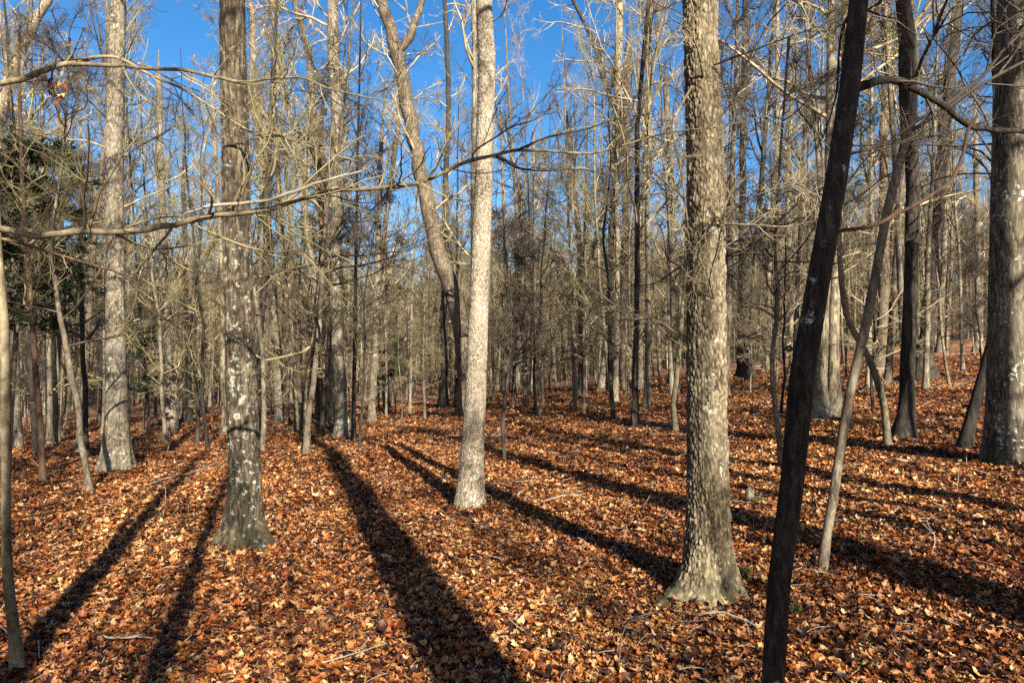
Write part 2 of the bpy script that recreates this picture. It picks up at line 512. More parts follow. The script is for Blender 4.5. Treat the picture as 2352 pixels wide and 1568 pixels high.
def instancer_nodes(name, coll):
    ng = bpy.data.node_groups.new(name, 'GeometryNodeTree')
    ng.interface.new_socket('Geometry', in_out='INPUT', socket_type='NodeSocketGeometry')
    ng.interface.new_socket('Geometry', in_out='OUTPUT', socket_type='NodeSocketGeometry')
    gi = ng.nodes.new('NodeGroupInput'); go = ng.nodes.new('NodeGroupOutput')
    ci = ng.nodes.new('GeometryNodeCollectionInfo'); ci.inputs['Collection'].default_value = coll
    ci.inputs['Separate Children'].default_value = True; ci.inputs['Reset Children'].default_value = True
    iop = ng.nodes.new('GeometryNodeInstanceOnPoints'); iop.inputs['Pick Instance'].default_value = True
    def na(nm, typ):
        n = ng.nodes.new('GeometryNodeInputNamedAttribute'); n.data_type = typ; n.inputs['Name'].default_value = nm
        return [s for s in n.outputs if s.enabled and s.name == 'Attribute'][0]
    e2r = ng.nodes.new('FunctionNodeEulerToRotation')
    L = ng.links.new
    L(gi.outputs[0], iop.inputs['Points']); L(ci.outputs[0], iop.inputs['Instance'])
    L(na('vid', 'INT'), iop.inputs['Instance Index'])
    L(na('rot', 'FLOAT_VECTOR'), e2r.inputs[0]); L(e2r.outputs[0], iop.inputs['Rotation'])
    L(na('scl', 'FLOAT'), iop.inputs['Scale'])
    L(iop.outputs[0], go.inputs[0])
    return ng

def scatter(name, pts, rot, scl, vid, coll, parent=None):
    me = bpy.data.meshes.new(name)
    me.vertices.add(len(pts)); me.vertices.foreach_set('co', np.asarray(pts, np.float32).ravel())
    a = me.attributes.new('rot', 'FLOAT_VECTOR', 'POINT'); a.data.foreach_set('vector', np.asarray(rot, np.float32).ravel())
    a = me.attributes.new('scl', 'FLOAT', 'POINT'); a.data.foreach_set('value', np.asarray(scl, np.float32))
    a = me.attributes.new('vid', 'INT', 'POINT'); a.data.foreach_set('value', np.asarray(vid, np.int32))
    o = link(name, me, parent)
    md = o.modifiers.new('scatter', 'NODES'); md.node_group = instancer_nodes(name, coll)
    return o

leaf_coll = bpy.data.collections.new('leaf_shapes')
for i, me in enumerate(LEAVES):
    leaf_coll.objects.link(bpy.data.objects.new('leaf_shape_%02d' % i, me))

# broken twigs lying in the litter
for i in range(2):
    mb_ = MB(); q_ = np.linspace(0, 1, 6)
    mb_.tubes(np.stack([(q_ - 0.5) * 3.2, 0.25 * np.sin(q_ * 4 + i * 2), 0.15 * np.sin(q_ * 5 + i)], 1)[None], (0.045 * (1 - 0.5 * q_))[None], 5)
    leaf_coll.objects.link(bpy.data.objects.new('leaf_shape_%02d' % (len(LEAVES) + i), mb_.mesh('broken_twig', [M['dead_wood']])))

def build_leaves():
    P = []
    # (near distance, far distance, leaves per square metre, size)
    for d0, d1, dens, size in ((1.6, 5.5, 3000, 1.0), (5.5, 9, 2000, 1.1), (9, 15, 850, 1.4), (15, 26, 190, 1.9), (26, 48, 48, 2.7)):
        A0 = math.radians(44)
        n = int(A0 * (d1 ** 2 - d0 ** 2) * dens)
        d = np.sqrt(rng.uniform(d0 ** 2, d1 ** 2, n)); a = rng.uniform(-A0, A0, n)
        P.append(np.stack([d * np.sin(a), d * np.cos(a), np.full(n, size)], 1))
    P = np.concatenate(P)
    n = len(P)
    clump = vnoise(P[:, 0] * 2.2, P[:, 1] * 2.2, 0, 8)
    z = terrain(P[:, 0], P[:, 1]) + rng.uniform(0, 0.05, n) * (0.3 + clump) * P[:, 2] ** 0.5
    for fx, fy, fr in ((560, 1256, 0.2), (1626, 1374, 0.2), (1079, 1168, 0.15), (268, 1082, 0.25), (2314, 1068, 0.3)):   # leaves drifted against the trunks
        f_ = ground_at(fx, fy)
        z += rng.uniform(0, 0.06, n) * np.exp(-np.maximum(np.hypot(P[:, 0] - f_[0], P[:, 1] - f_[1]) - fr, 0) / 0.16)
    rot = np.stack([rng.normal(0, 0.24, n), rng.normal(0, 0.24, n), rng.uniform(0, 6.283, n)], 1)
    rot[:, 0] += np.where(rng.random(n) < 0.4, math.pi, 0)
    scl = P[:, 2] * np.minimum(rng.lognormal(math.log(0.038), 0.46, n), 0.085)
    o = scatter('leaf_litter', np.stack([P[:, 0], P[:, 1], z], 1), rot, scl, np.where(rng.random(n) < 0.02, len(LEAVES) + rng.integers(0, 2, n), rng.integers(0, len(LEAVES), n)), leaf_coll, FLOOR)
    o['kind'] = 'stuff'
    # the leaves that show largest: separate pieces lying on top of the litter
    k = 0
    while k < 290:
        px = rng.uniform(20, 2332); py = rng.uniform(1250, 1562)
        p = ground_at(px, py)
        me = LEAVES[int(rng.integers(0, len(LEAVES)))]
        l = link('leaf', me, FLOOR, (p[0], p[1], tz(p[0], p[1]) + rng.uniform(0.03, 0.045)))
        l.rotation_euler = (rng.normal(0, 0.12) + (math.pi if rng.random() < 0.3 else 0), rng.normal(0, 0.12), rng.uniform(0, 6.28))
        l.scale = (float(rng.uniform(0.055, 0.085)),) * 3
        k += 1
build_leaves()

# ------------------------------------------------------------------ tree growing
def grow_level(P, R, L, r, n, t0, t1, ang, ratio, K, wander, up, rmin, rratio, tpow=1.0, flat=0.0, lmin=0.12):
    """children of the polylines P (B,K0,3): n each; returns their P, R, L"""
    B, K0, _ = P.shape
    t = r.uniform(t0, t1, (B, n)) ** tpow
    f = t * (K0 - 1); i = np.clip(f.astype(int), 0, K0 - 2); f = f - i
    bi = np.arange(B)[:, None]
    p = P[bi, i] * (1 - f[..., None]) + P[bi, i + 1] * f[..., None]
    tg = P[bi, i + 1] - P[bi, i]
    tg /= np.linalg.norm(tg, axis=-1, keepdims=True) + 1e-9
    rad = R[bi, i] * (1 - f) + R[bi, i + 1] * f
    rv = r.normal(0, 1, tg.shape)
    rv[..., 2] *= 1 - flat
    side = np.cross(tg, rv); side = np.cross(side, tg)
    side /= np.linalg.norm(side, axis=-1, keepdims=True) + 1e-9
    a = np.radians(r.normal(ang[0], ang[1], t.shape))[..., None]
    d = tg * np.cos(a) + side * np.sin(a)
    ln = np.maximum(L[:, None] * ratio * (1.12 - 0.75 * t) * r.uniform(0.55, 1.3, t.shape), lmin)
    p = p.reshape(-1, 3); d = d.reshape(-1, 3); ln = ln.ravel(); rad = rad.ravel()
    out = np.empty((len(p), K, 3)); out[:, 0] = p
    for k in range(1, K):
        d = d + r.normal(0, wander, d.shape) + np.array([0, 0, up])
        d /= np.linalg.norm(d, axis=1, keepdims=True) + 1e-9
        out[:, k] = out[:, k - 1] + d * (ln / (K - 1))[:, None]
    r0 = np.maximum(np.minimum(rad * rratio, 0.004 + 0.016 * ln), rmin)
    RR = r0[:, None] * np.linspace(1, 0.35, K)[None]
    return out, np.maximum(RR, rmin * 0.8), ln

def leaf_bits(mb, P, r, n, size, mat):
    """small dead leaves hanging on twig ends"""
    if len(P) == 0 or n == 0:
        return
    i = r.integers(0, len(P), n)
    p = P[i, -1] + r.normal(0, 0.03, (n, 3))
    a = r.uniform(0, 6.28, n); s = size * r.uniform(0.6, 1.3, n)
    dx = np.stack([np.cos(a), np.sin(a), r.normal(0, 0.4, n)], 1) * s[:, None]
    dz = np.stack([r.normal(0, 0.4, n), r.normal(0, 0.4, n), -np.ones(n)], 1) * s[:, None]
    V = np.stack([p, p + dz * 0.5 + dx * 0.35, p + dz, p + dz * 0.5 - dx * 0.35], 1)
    mb.add(V.reshape(-1, 3), quads=np.arange(n * 4).reshape(-1, 4), mat=mat)

def crown_for(mb, P, R, r, L, spec, leaves=0):
    """branches, twigs and twiglets on the trunk polyline P (K,3); returns nothing, fills mb"""
    Pt, Rt, Lt = P[None], R[None], np.array([L])
    a, ra, la = grow_level(Pt, Rt, Lt, r, spec['n'][0], spec['t0'], 0.99, spec['ang'], spec['ratio'][0], 9, 0.17, spec['up'], 0.008, 0.55, spec.get('tpow', 1), spec.get('flat', 0))
    mb.tubes(a, ra, 5)
    b, rb, lb = grow_level(a, ra, la, r, spec['n'][1], 0.2, 1.0, (42, 14), spec['ratio'][1], 6, 0.24, spec['up'] * 0.7, 0.005, 0.65, 1, spec.get('flat', 0))
    mb.tubes(b, rb, 3)
    c, rc, lc = grow_level(b, rb, lb, r, spec['n'][2], 0.15, 1.0, (45, 15), spec['ratio'][2], 4, 0.28, spec['up'] * 0.4, 0.0028, 0.7, 1, spec.get('flat', 0))
    mb.tubes(c, rc, 3)
    if spec['n'][3]:
        d, rd, ld = grow_level(c, rc, lc, r, spec['n'][3], 0.2, 1.0, (45, 15), 0.6, 3, 0.3, 0.02, 0.0023, 0.8, 1, spec.get('flat', 0))
        mb.tubes(d, rd, 3)
        c = d
    leaf_bits(mb, c, r, leaves, 0.055, 1)

TALL = dict(n=(16, 7, 6, 4), t0=0.36, ang=(46, 10), ratio=(0.30, 0.5, 0.5), up=0.07)
THIN = dict(n=(15, 6, 6, 4), t0=0.30, ang=(50, 12), ratio=(0.26, 0.5, 0.5), up=0.05)
LOW = dict(n=(26, 7, 6, 3), t0=0.16, ang=(62, 14), ratio=(0.30, 0.5, 0.5), up=0.05, flat=0.25)

def make_variant(seed, h, r0, spec, lean=0.03, leaves=0, dead=5):
    r = np.random.default_rng(seed)
    K = 15
    t = np.linspace(0, 1, K)
    drift = np.cumsum(r.normal(0, lean, (K, 2)), 0) * h / K * 1.6
    drift += np.outer(t, r.normal(0, lean * 1.3, 2)) * h
    drift -= drift[0]
    z = t * h - 0.25 * (1 - t) ** 12
    P = np.stack([drift[:, 0], drift[:, 1], z], 1)
    R = r0 * (1 - 0.88 * t ** 1.15)
    # trunk with a root flare, finer rows near the ground
    zs = np.concatenate([[-0.25, -0.05, 0.06, 0.16, 0.3, 0.5, 0.9], np.linspace(1.6, h, 22)])
    tt = np.clip(zs / h, 0, 1)
    Pt = np.stack([np.interp(tt, t, P[:, 0]), np.interp(tt, t, P[:, 1]), zs], 1)
    Rt = np.interp(tt, t, R) * (1 + 0.65 * np.exp(-np.maximum(zs, 0) / (1.6 * r0 + 0.05)))
    mt = MB(); mt.tubes(Pt[None], Rt[None], 10)
    mc = MB()
    crown_for(mc, P, R, r, h, spec, leaves)
    if dead:   # short dead branches low on the bole
        a, ra, la = grow_level(P[None], R[None], np.array([h]), r, dead, 0.07, 0.4, (72, 12), 0.085, 5, 0.16, 0.0, 0.006, 0.3)
        mc.tubes(a, ra, 4)
        b, rb, lb = grow_level(a, ra, la, r, 6, 0.2, 1, (45, 15), 0.55, 4, 0.2, 0.0, 0.004, 0.6)
        mc.tubes(b, rb, 3)
    return mt, mc

VARS = []      # (kind, trunk mesh per bark, crown mesh)
def variant(kind, seed, h, r0, spec, barks, twig, **kw):
    mt, mc = make_variant(seed, h, r0, spec, **kw)
    cm = mc.mesh('crown', [M[twig], M['tree_leaf']])
    tms = []
    base = mt.mesh('trunk', [M[barks[0]]]); tms.append(base)
    for b in barks[1:]:
        c = base.copy(); c.materials.clear(); c.materials.append(M[b]); tms.append(c)
    VARS.append(dict(kind=kind, trunks=tms, crown=cm, h=h, r=r0))

BARKS = ['grey_bark', 'pale_bark', 'brown_bark', 'grey_bark', 'dark_bark']
for s, h, r0, sp, lean, lv in ((1, 19, 0.15, TALL, 0.02, 60), (2, 21, 0.18, TALL, 0.02, 0), (3, 17, 0.12, TALL, 0.035, 120), (4, 20, 0.14, THIN, 0.02, 0),
                               (5, 16, 0.10, THIN, 0.04, 80), (6, 18, 0.11, THIN, 0.03, 0), (7, 22, 0.2, TALL, 0.015, 40)):
    variant('tall', 100 + s, h, r0, sp, BARKS, ('twig', 'twig_dark', 'twig_olive')[s % 3], lean=lean, leaves=lv)
for s, h, r0, lv in ((1, 8.0, 0.045, 90), (2, 6.5, 0.035, 0), (3, 9.5, 0.055, 160), (4, 5.0, 0.026, 40)):
    variant('small', 200 + s, h, r0, LOW, ['sapling_bark', 'smooth_grey', 'dark_bark'], ('twig_dark', 'twig_dark', 'twig', 'twig_olive')[s % 4], lean=0.05, leaves=lv, dead=0)
TALLS = [v for v in VARS if v['kind'] == 'tall']; SMALLS = [v for v in VARS if v['kind'] == 'small']

# pines for the far green among the tree tops
def make_pine(seed, h, r0):
    r = np.random.default_rng(seed)
    K = 12; t = np.linspace(0, 1, K)
    P = np.stack([np.cumsum(r.normal(0, 0.05, K)), np.cumsum(r.normal(0, 0.05, K)), t * h], 1); P[0, :2] = 0; P[0, 2] = -0.2
    R = r0 * (1 - 0.85 * t)
    mt = MB(); mt.tubes(P[None], R[None], 9)
    mc = MB()
    a, ra, la = grow_level(P[None], R[None], np.array([h]), r, 34, 0.42, 0.99, (72, 10), 0.17, 6, 0.12, 0.04, 0.012, 0.5)
    mc.tubes(a, ra, 4, 0)
    b, rb, lb = grow_level(a, ra, la, r, 5, 0.3, 1.0, (45, 12), 0.5, 4, 0.15, 0.05, 0.008, 0.6)
    mc.tubes(b, rb, 3, 0)
    ends = np.concatenate([b[:, -1], b[:, 2], a[:, -1]])
    n = 22
    c = np.repeat(ends, n, 0)
    d = r.normal(0, 1, c.shape); d[:, 2] = np.abs(d[:, 2]) * 0.8; d /= np.linalg.norm(d, axis=1, keepdims=True)
    ln = r.uniform(0.16, 0.34, len(c))[:, None]
    s = np.cross(d, r.normal(0, 1, d.shape)); s /= np.linalg.norm(s, axis=1, keepdims=True); s *= 0.016
    V = np.stack([c - s, c + s, c + d * ln], 1)
    mc.add(V.reshape(-1, 3), tris=np.arange(len(c) * 3).reshape(-1, 3), mat=1)
    return mt.mesh('trunk', [M['brown_bark']]), mc.mesh('crown', [M['twig_dark'], M['needle']])
PINES = []
for s, h, r0 in ((1, 19, 0.16), (2, 22, 0.18)):
    tm, cm = make_pine(300 + s, h, r0)
    PINES.append(dict(kind='pine', trunks=[tm], crown=cm, h=h, r=r0))

# ------------------------------------------------------------------ near trunks with modelled bark
def furrow(x, y, z, fu, fv, seed):
    wz = z * fv + 1.6 * vnoise(x * fu * 0.25, y * fu * 0.25, z * fv * 0.7, seed + 5)
    wx = x * fu + 0.9 * vnoise(x * fu * 0.5, y * fu * 0.5, z * fv * 1.3, seed + 6); wy = y * fu + 0.9 * vnoise(x * fu * 0.5 + 9, y * fu * 0.5, z * fv * 1.3, seed + 7)
    a = 1 - np.abs(2 * vnoise(wx, wy, wz, seed) - 1)
    b = 1 - np.abs(2 * vnoise(wx * 2.1, wy * 2.1, wz * 2.3, seed + 1) - 1)
    return 1 - np.clip(0.65 * a ** 1.3 + 0.35 * b, 0, 1)

def near_trunk(path, style, amp, cols, row, seed, flare=0.8, lobes=4, flare_h=0.22, below=0.2, spurs=()):
    """path: (n,4) x,y,z,radius in local coordinates, base first; detailed below top of path"""
    r = np.random.default_rng(seed)
    L = np.sum(np.linalg.norm(np.diff(path[:, :3], axis=0), axis=1))
    n = int(L / row)
    S = spline(path, n)
    S = np.vstack([np.concatenate([S[0, :3] - np.array([0, 0, below]), S[0, 3:]]), S])
    P = S[:, :3]; R = S[:, 3]
    T = np.gradient(P, axis=0); T /= np.linalg.norm(T, axis=1, keepdims=True)
    ref = np.array([0, 1.0, 0])
    Nn = np.cross(T, ref); Nn /= np.linalg.norm(Nn, axis=1, keepdims=True)
    Bn = np.cross(T, Nn)
    th = np.arange(cols) * 2 * math.pi / cols
    h = P[:, 2] - P[1, 2]
    ph = r.uniform(0, 6.28)
    lob = 0.55 + 0.45 * np.cos(lobes * th + ph + 0.5 * np.sin(th * 2 + ph))
    fl = flare * np.exp(-np.maximum(h, 0) / flare_h)[:, None] * lob[None]
    fl += 0.18 * np.exp(-np.maximum(h, 0) / (flare_h * 4))[:, None]
    for th0, st, wd, hh in spurs:      # root spurs: direction, strength, width, height
        dth = np.abs((th - th0 + math.pi) % (2 * math.pi) - math.pi)
        fl += st * np.exp(-np.maximum(h, 0) / hh)[:, None] * np.exp(-(dth / wd) ** 2)[None]
    big = 0.06 * (vnoise(np.cos(th)[None] * 1.2 + 5, np.sin(th)[None] * 1.2, h[:, None] * 1.3, seed) - 0.5)
    rr = R[:, None] * (1 + fl + big)
    cx = np.cos(th)[None] * R[:, None] * np.ones_like(rr); cy = np.sin(th)[None] * R[:, None] * np.ones_like(rr); cz = h[:, None] * np.ones_like(rr)
    if style == 'furrow':
        pat = furrow(cx, cy, cz, 30, 7, seed)
    elif style == 'scaly':
        e, idv = voronoi_edge(cx * 50 + 0.7 * vnoise(cx * 20, cy * 20, cz * 12, seed), cy * 50, cz * 19 + 1.2 * vnoise(cx * 12, cy * 12, cz * 5, seed + 2), seed)
        pat = sstep(0.02, 0.30, e) * (0.55 + 0.45 * idv)
        pat = 0.5 * pat + 0.5 * furrow(cx, cy, cz, 34, 7, seed)
    elif style == 'block':
        e, idv = voronoi_edge(cx * 48, cy * 48, cz * 30, seed)
        pat = sstep(0.02, 0.22, e) * (0.6 + 0.4 * idv)
    else:
        e, idv = voronoi_edge(cx * 30, cy * 30, cz * 10, seed)
        pat = 0.5 * sstep(0.02, 0.4, e) + 0.5 * furrow(cx, cy, cz, 22, 5, seed)
    fine = vnoise(cx * 110, cy * 110, cz * 60, seed + 9)
    d = amp * (pat - 0.6) + amp * 0.22 * (fine - 0.5)
    rr = rr + d
    V = P[:, None] + rr[..., None] * (Nn[:, None] * np.cos(th)[None, :, None] + Bn[:, None] * np.sin(th)[None, :, None])
    K = len(P)
    i = np.arange(K - 1)[:, None] * cols; j = np.arange(cols)[None]; j2 = (j + 1) % cols
    q = np.stack([i + j, i + j2, i + cols + j2, i + cols + j], -1).reshape(-1, 4)
    mb = MB(); mb.add(V.reshape(-1, 3), quads=q)
    return mb, pat.ravel(), S

MAIN = []   # (root, image x of the base, world position)
def trace(path_px, depth=None, base=None):
    """image path (x, y, width) -> world polyline x,y,z,radius standing at the base's distance"""
    b = ground_at(path_px[0][0], path_px[0][1]) if base is None else base
    depth = b[1] if depth is None else depth
    out = []
    for k, (px, py, w) in enumerate(path_px):
        p = at(px, py, depth)
        out.append([p[0], p[1], p[2], 0.5 * w * depth / FPX])
    return np.array(out), depth

def extend_up(W, height, rtop=0.02, straight=0.6):
    """carry a traced trunk on above the frame to its full height"""
    d = W[-1, :3] - W[-2, :3]; d /= np.linalg.norm(d)
    rem = height - (W[-1, 2] - W[0, 2])
    if rem < 0.5:
        return W
    out = [W]
    p = W[-1, :3].copy(); r0 = W[-1, 3]
    n = max(3, int(rem / 1.5))
    for k in range(1, n + 1):
        d = d * straight + np.array([0, 0, 1 - straight]) + rng.normal(0, 0.03, 3); d /= np.linalg.norm(d)
        p = p + d * rem / n
        out.append(np.array([[*p, r0 + (rtop - r0) * k / n]]))
    return np.vstack(out)

def main_tree(name, label, cat, path_px, height, mat, style=None, amp=0.008, cols=96, row=0.013, seed=1, spec=TALL, leaves=0, twig='twig',
              flare=0.8, lobes=4, flare_h=0.22, crown=True, crown_start=None, depth=None, base=None, sides=12, dead=4, group=None, spurs=()):
    W, depth = trace(path_px, depth, base)
    g = tz(W[0, 0], W[0, 1])
    W[0, 2] = g if base is None else W[0, 2]
    F = extend_up(W, height)
    root = thing(name, label, cat, (W[0, 0], W[0, 1], g), group)
    o = np.array([W[0, 0], W[0, 1], g])
    Wl = W.copy(); Wl[:, :3] -= o
    Fl = F.copy(); Fl[:, :3] -= o
    if cat == 'sapling' and twig == 'twig':
        twig = 'twig_dark' if seed % 3 else 'twig_olive'
    r = np.random.default_rng(seed)
    full = spline(Fl, 26)
    mt = MB()
    if style:
        top_z = min(Wl[-1, 2] + 0.4, Fl[-1, 2])
        k = int(np.searchsorted(full[:, 2], top_z))
        # detailed part, then a plain part above the frame
        det = np.vstack([Wl[:1], spline(Fl, 60)[1:]])
        det = det[det[:, 2] <= top_z + 0.2]
        mb, pat, S = near_trunk(det, style, amp, cols, row, seed, flare, lobes, flare_h, 0.2, spurs)
        link('trunk', mb.mesh('trunk', [M[mat]], attrs={'ridge': pat}), root)
        up = full[full[:, 2] > det[-1, 2]]
        up = np.vstack([det[-2:], up])
    else:
        n = max(30, int((Fl[-1, 2]) / 0.35))
        S = spline(Fl, n)
        h = S[:, 2]
        rr = S[:, 3] * (1 + flare * np.exp(-np.maximum(h, 0) / (1.5 * S[0, 3] + 0.04)))
        rr *= 1 + 0.10 * (vnoise(h * 2.2, seed, 0.5, seed) - 0.5)
        wob = np.stack([vnoise(h * 1.6, seed, 0.1, 1) - 0.5, vnoise(h * 1.6, seed, 7.1, 2) - 0.5], 1) * S[:, 3:4] * 0.5
        Q = S[:, :3].copy(); Q[:, :2] += wob
        Q = np.vstack([Q[0] - np.array([0, 0, 0.2]), Q]); rr = np.concatenate([rr[:1], rr])
        mt.tubes(Q[None], rr[None], sides)
        link('trunk', mt.mesh('trunk', [M[mat]]), root)
        up = None
    mc = MB()
    if up is not None and len(up) > 3:
        mc.tubes(up[None, :, :3], up[None, :, 3] * 0.97, 12)
    if crown:
        sp = dict(spec)
        if crown_start is not None:
            sp['t0'] = crown_start / Fl[-1, 2]
        crown_for(mc, full[:, :3], full[:, 3], r, Fl[-1, 2], sp, leaves)
    if dead:
        a, ra, la = grow_level(full[None, :, :3], full[None, :, 3], np.array([Fl[-1, 2]]), r, dead, 0.1, 0.5, (68, 12), 0.08, 6, 0.16, 0.01, 0.006, 0.3)
        mc.tubes(a, ra, 4)
        b, rb, lb = grow_level(a, ra, la, r, 6, 0.2, 1, (45, 15), 0.55, 4, 0.2, 0.0, 0.0035, 0.6)
        mc.tubes(b, rb, 3)
    if mc.n:
        link('crown', mc.mesh('crown', [M[mat] if style and False else M[twig], M['tree_leaf']]), root)
    MAIN.append((root, path_px[0][0], o, label))
    return root, o, depth, full

def limb(root, o, path_px, depth0, depth1, mat, name='limb', twig='twig', seed=1, n=(9, 5, 3), ln=0.3, rmin=0.0025, flat=0.0, leaves=0, sides=8, zoff=0.0):
    """a limb traced in the photograph, its depth changing along its length; a part of root with twigs as its sub-part"""
    r = np.random.default_rng(seed)
    m = len(path_px)
    W = []
    for k, (px, py, w) in enumerate(path_px):
        dd = depth0 + (depth1 - depth0) * k / (m - 1)
        p = at(px, py, dd)
        W.append([*(p - o), 0.5 * w * dd / FPX])
    S = spline(W, max(14, m * 5))
    jit = np.stack([vnoise(np.arange(len(S)) * 0.45, seed, c, seed) - 0.5 for c in (0.2, 5.2, 9.2)], 1) * 0.9 * S[:, 3:4]
    P = S[:, :3] + jit; R = np.maximum(S[:, 3] * (1 + 0.25 * (vnoise(np.arange(len(S)) * 0.6, seed, 3.3, seed) - 0.5)), rmin)
    mb = MB(); mb.tubes(P[None], R[None], sides)
    l = link(name, mb.mesh(name, [M[mat]]), root)
    if n:
        L = np.array([np.linalg.norm(P[-1] - P[0])])
        mt = MB()
        a, ra, la = grow_level(P[None], R[None], L, r, n[0], 0.12, 1.0, (48, 16), ln, 7, 0.15, 0.03, rmin, 0.5, 1, flat)
        mt.tubes(a, ra, 4)
        b, rb, lb = grow_level(a, ra, la, r, n[1], 0.2, 1.0, (45, 14), 0.5, 5, 0.18, 0.02, rmin * 0.8, 0.65, 1, flat)
        mt.tubes(b, rb, 3)
        c, rc, lc = grow_level(b, rb, lb, r, n[2], 0.2, 1.0, (45, 14), 0.5, 3, 0.2, 0.0, rmin * 0.6, 0.7, 1, flat, lmin=0.04)
        mt.tubes(c, rc, 3)
        leaf_bits(mt, c, r, leaves, 0.05, 1)
        link('twigs', mt.mesh('twigs', [M[twig], M['tree_leaf']]), l)['kind'] = 'stuff'
    return l

# ------------------------------------------------------------------ the trees one can tell apart
T = 'tree'
HI = dict(TALL, n=(16, 6, 5, 2))
# lichen-speckled oak, left of centre
main_tree('oak_tree', 'dark grey furrowed trunk speckled with pale lichen, wide mossy foot, left of centre', T,
          [(560, 1256, 72), (562, 1100, 68), (556, 900, 66), (549, 700, 66), (543, 480, 64), (538, 220, 61), (534, 0, 58)], 19, 'lichen_oak', 'furrow', 0.024, 128, 0.012, 11,
          spec=HI, flare=0.6, lobes=5, flare_h=0.16, crown_start=8, dead=0, spurs=[(0.35, 1.2, 0.5, 0.17), (2.8, 1.6, 0.5, 0.17), (1.6, 0.7, 0.4, 0.14), (4.2, 0.8, 0.5, 0.12)])
main_tree('oak_tree', 'thick pale tan trunk with scaly ridged bark and flaring foot, right of centre', T,
          [(1626, 1374, 96), (1627, 1200, 93), (1624, 1000, 90), (1622, 700, 88), (1620, 400, 85), (1612, 150, 80), (1608, 0, 79)], 20, 'ridged_oak', 'scaly', 0.024, 180, 0.008, 12,
          spec=HI, flare=0.6, lobes=5, flare_h=0.13, crown_start=8, dead=0, spurs=[(0.25, 1.5, 0.42, 0.10), (2.9, 0.9, 0.45, 0.13), (1.7, 0.6, 0.4, 0.11), (4.4, 0.8, 0.5, 0.1)])
main_tree('blocky_bark_tree', 'pale straight trunk with small checkered bark blocks near the middle of the clearing', T,
          [(1079, 1168, 56), (1084, 1050, 48), (1092, 900, 46), (1100, 700, 44), (1108, 480, 42), (1114, 300, 39), (1118, 140, 40), (1112, 0, 37)], 18, 'block_bark', 'block', 0.008, 120, 0.011, 13,
          spec=HI, flare=0.3, lobes=4, flare_h=0.22, crown_start=8, dead=0)
main_tree('beech_tree', 'pale smooth grey trunk with mossy foot at the left, crossed by long bare branch', T,
          [(268, 1082, 54), (268, 960, 46), (266, 780, 41), (263, 500, 39), (265, 250, 37), (272, 0, 33)], 20, 'beech_bark', 'smooth', 0.010, 110, 0.02, 14,
          spec=HI, flare=0.7, lobes=5, flare_h=0.3, crown_start=9, dead=0)
main_tree('oak_tree', 'thick tan furrowed trunk cut by the right edge of the picture', T,
          [(2314, 1068, 82), (2312, 960, 74), (2310, 784, 69), (2314, 500, 68), (2322, 250, 68), (2328, 0, 66)], 20, 'tan_oak', 'furrow', 0.018, 120, 0.014, 15,
          spec=HI, flare=0.5, lobes=4, flare_h=0.3, crown_start=9, dead=3)

# black leaning sapling close to the camera
r5, o5, d5, f5 = main_tree('leaning_sapling', 'nearest trunk, black in shade, leaning to the right in front of the tan oak', 'sapling',
          [(1640, 2560, 60), (1700, 2050, 54), (1777, 1568, 49), (1784, 1384, 49), (1807, 1184, 49), (1834, 984, 55), (1848, 784, 53), (1872, 700, 51), (1905, 520, 47), (1926, 400, 47), (1956, 200, 45), (1976, 0, 42), (1990, -200, 40)],
          6.5, 'black_bark', base=np.array([0.45, 1.52, 0.0]), spec=dict(LOW, n=(7, 5, 4, 2)), crown_start=3.4, dead=0, seed=21, flare=0.2, sides=20, twig='twig_dark')
limb(r5, o5, [(1955, 214, 21), (1985, 195, 20), (2040, 187, 18), (2090, 200, 17), (2140, 225, 16), (2190, 262, 15), (2225, 290, 14), (2290, 299, 13), (2360, 302, 12), (2460, 305, 9)], 1.52, 1.62, 'black_bark', seed=3, n=(3, 2, 2), ln=0.16, rmin=0.0014, sides=10, twig='twig_dark')
limb(r5, o5, [(1900, 532, 10), (1925, 530, 9), (2000, 521, 9), (2060, 490, 9), (2130, 455, 9), (2180, 418, 9), (2210, 360, 9), (2224, 300, 8), (2243, 268, 7)], 1.52, 1.58, 'red_bark', seed=4, n=None)
limb(r5, o5, [(1935, 360, 6), (1962, 352, 5), (2040, 330, 5), (2120, 318, 4), (2200, 298, 3), (2330, 260, 2)], 1.52, 1.7, 'black_bark', seed=5, n=(5, 3, 2), ln=0.2, rmin=0.0012, twig='twig_dark')
limb(r5, o5, [(1958, 20, 6), (1935, 65, 6), (1926, 140, 5), (1920, 220, 4), (1890, 320, 3)], 1.52, 1.56, 'black_bark', seed=6, n=(3, 2, 2), ln=0.4, rmin=0.0012, twig='twig_dark')
# knots on it
for px, py, s in ((1868, 700, 1), (1955, 80, 1), (1812, 800, 1), (1894, 560, 1.3)):
    p = at(px, py, 1.497) - o5
    mb = MB(); a = np.linspace(0, 6.283, 9)[:-1]
    rr = 0.006 * s
    ring = [np.stack([np.cos(a) * rr * k, np.full(8, -0.004 * q), np.sin(a) * rr * k * 0.8], 1) for k, q in ((1.6, 0), (1.0, 1.0), (0.5, 0.5))]
    V = np.concatenate(ring) + p
    q = [[i + 8 * j, (i + 1) % 8 + 8 * j, (i + 1) % 8 + 8 * (j + 1), i + 8 * (j + 1)] for j in range(2) for i in range(8)]
    mb.add(V, quads=q); link('knot', mb.mesh('knot', [M['dark_bark']]), r5)

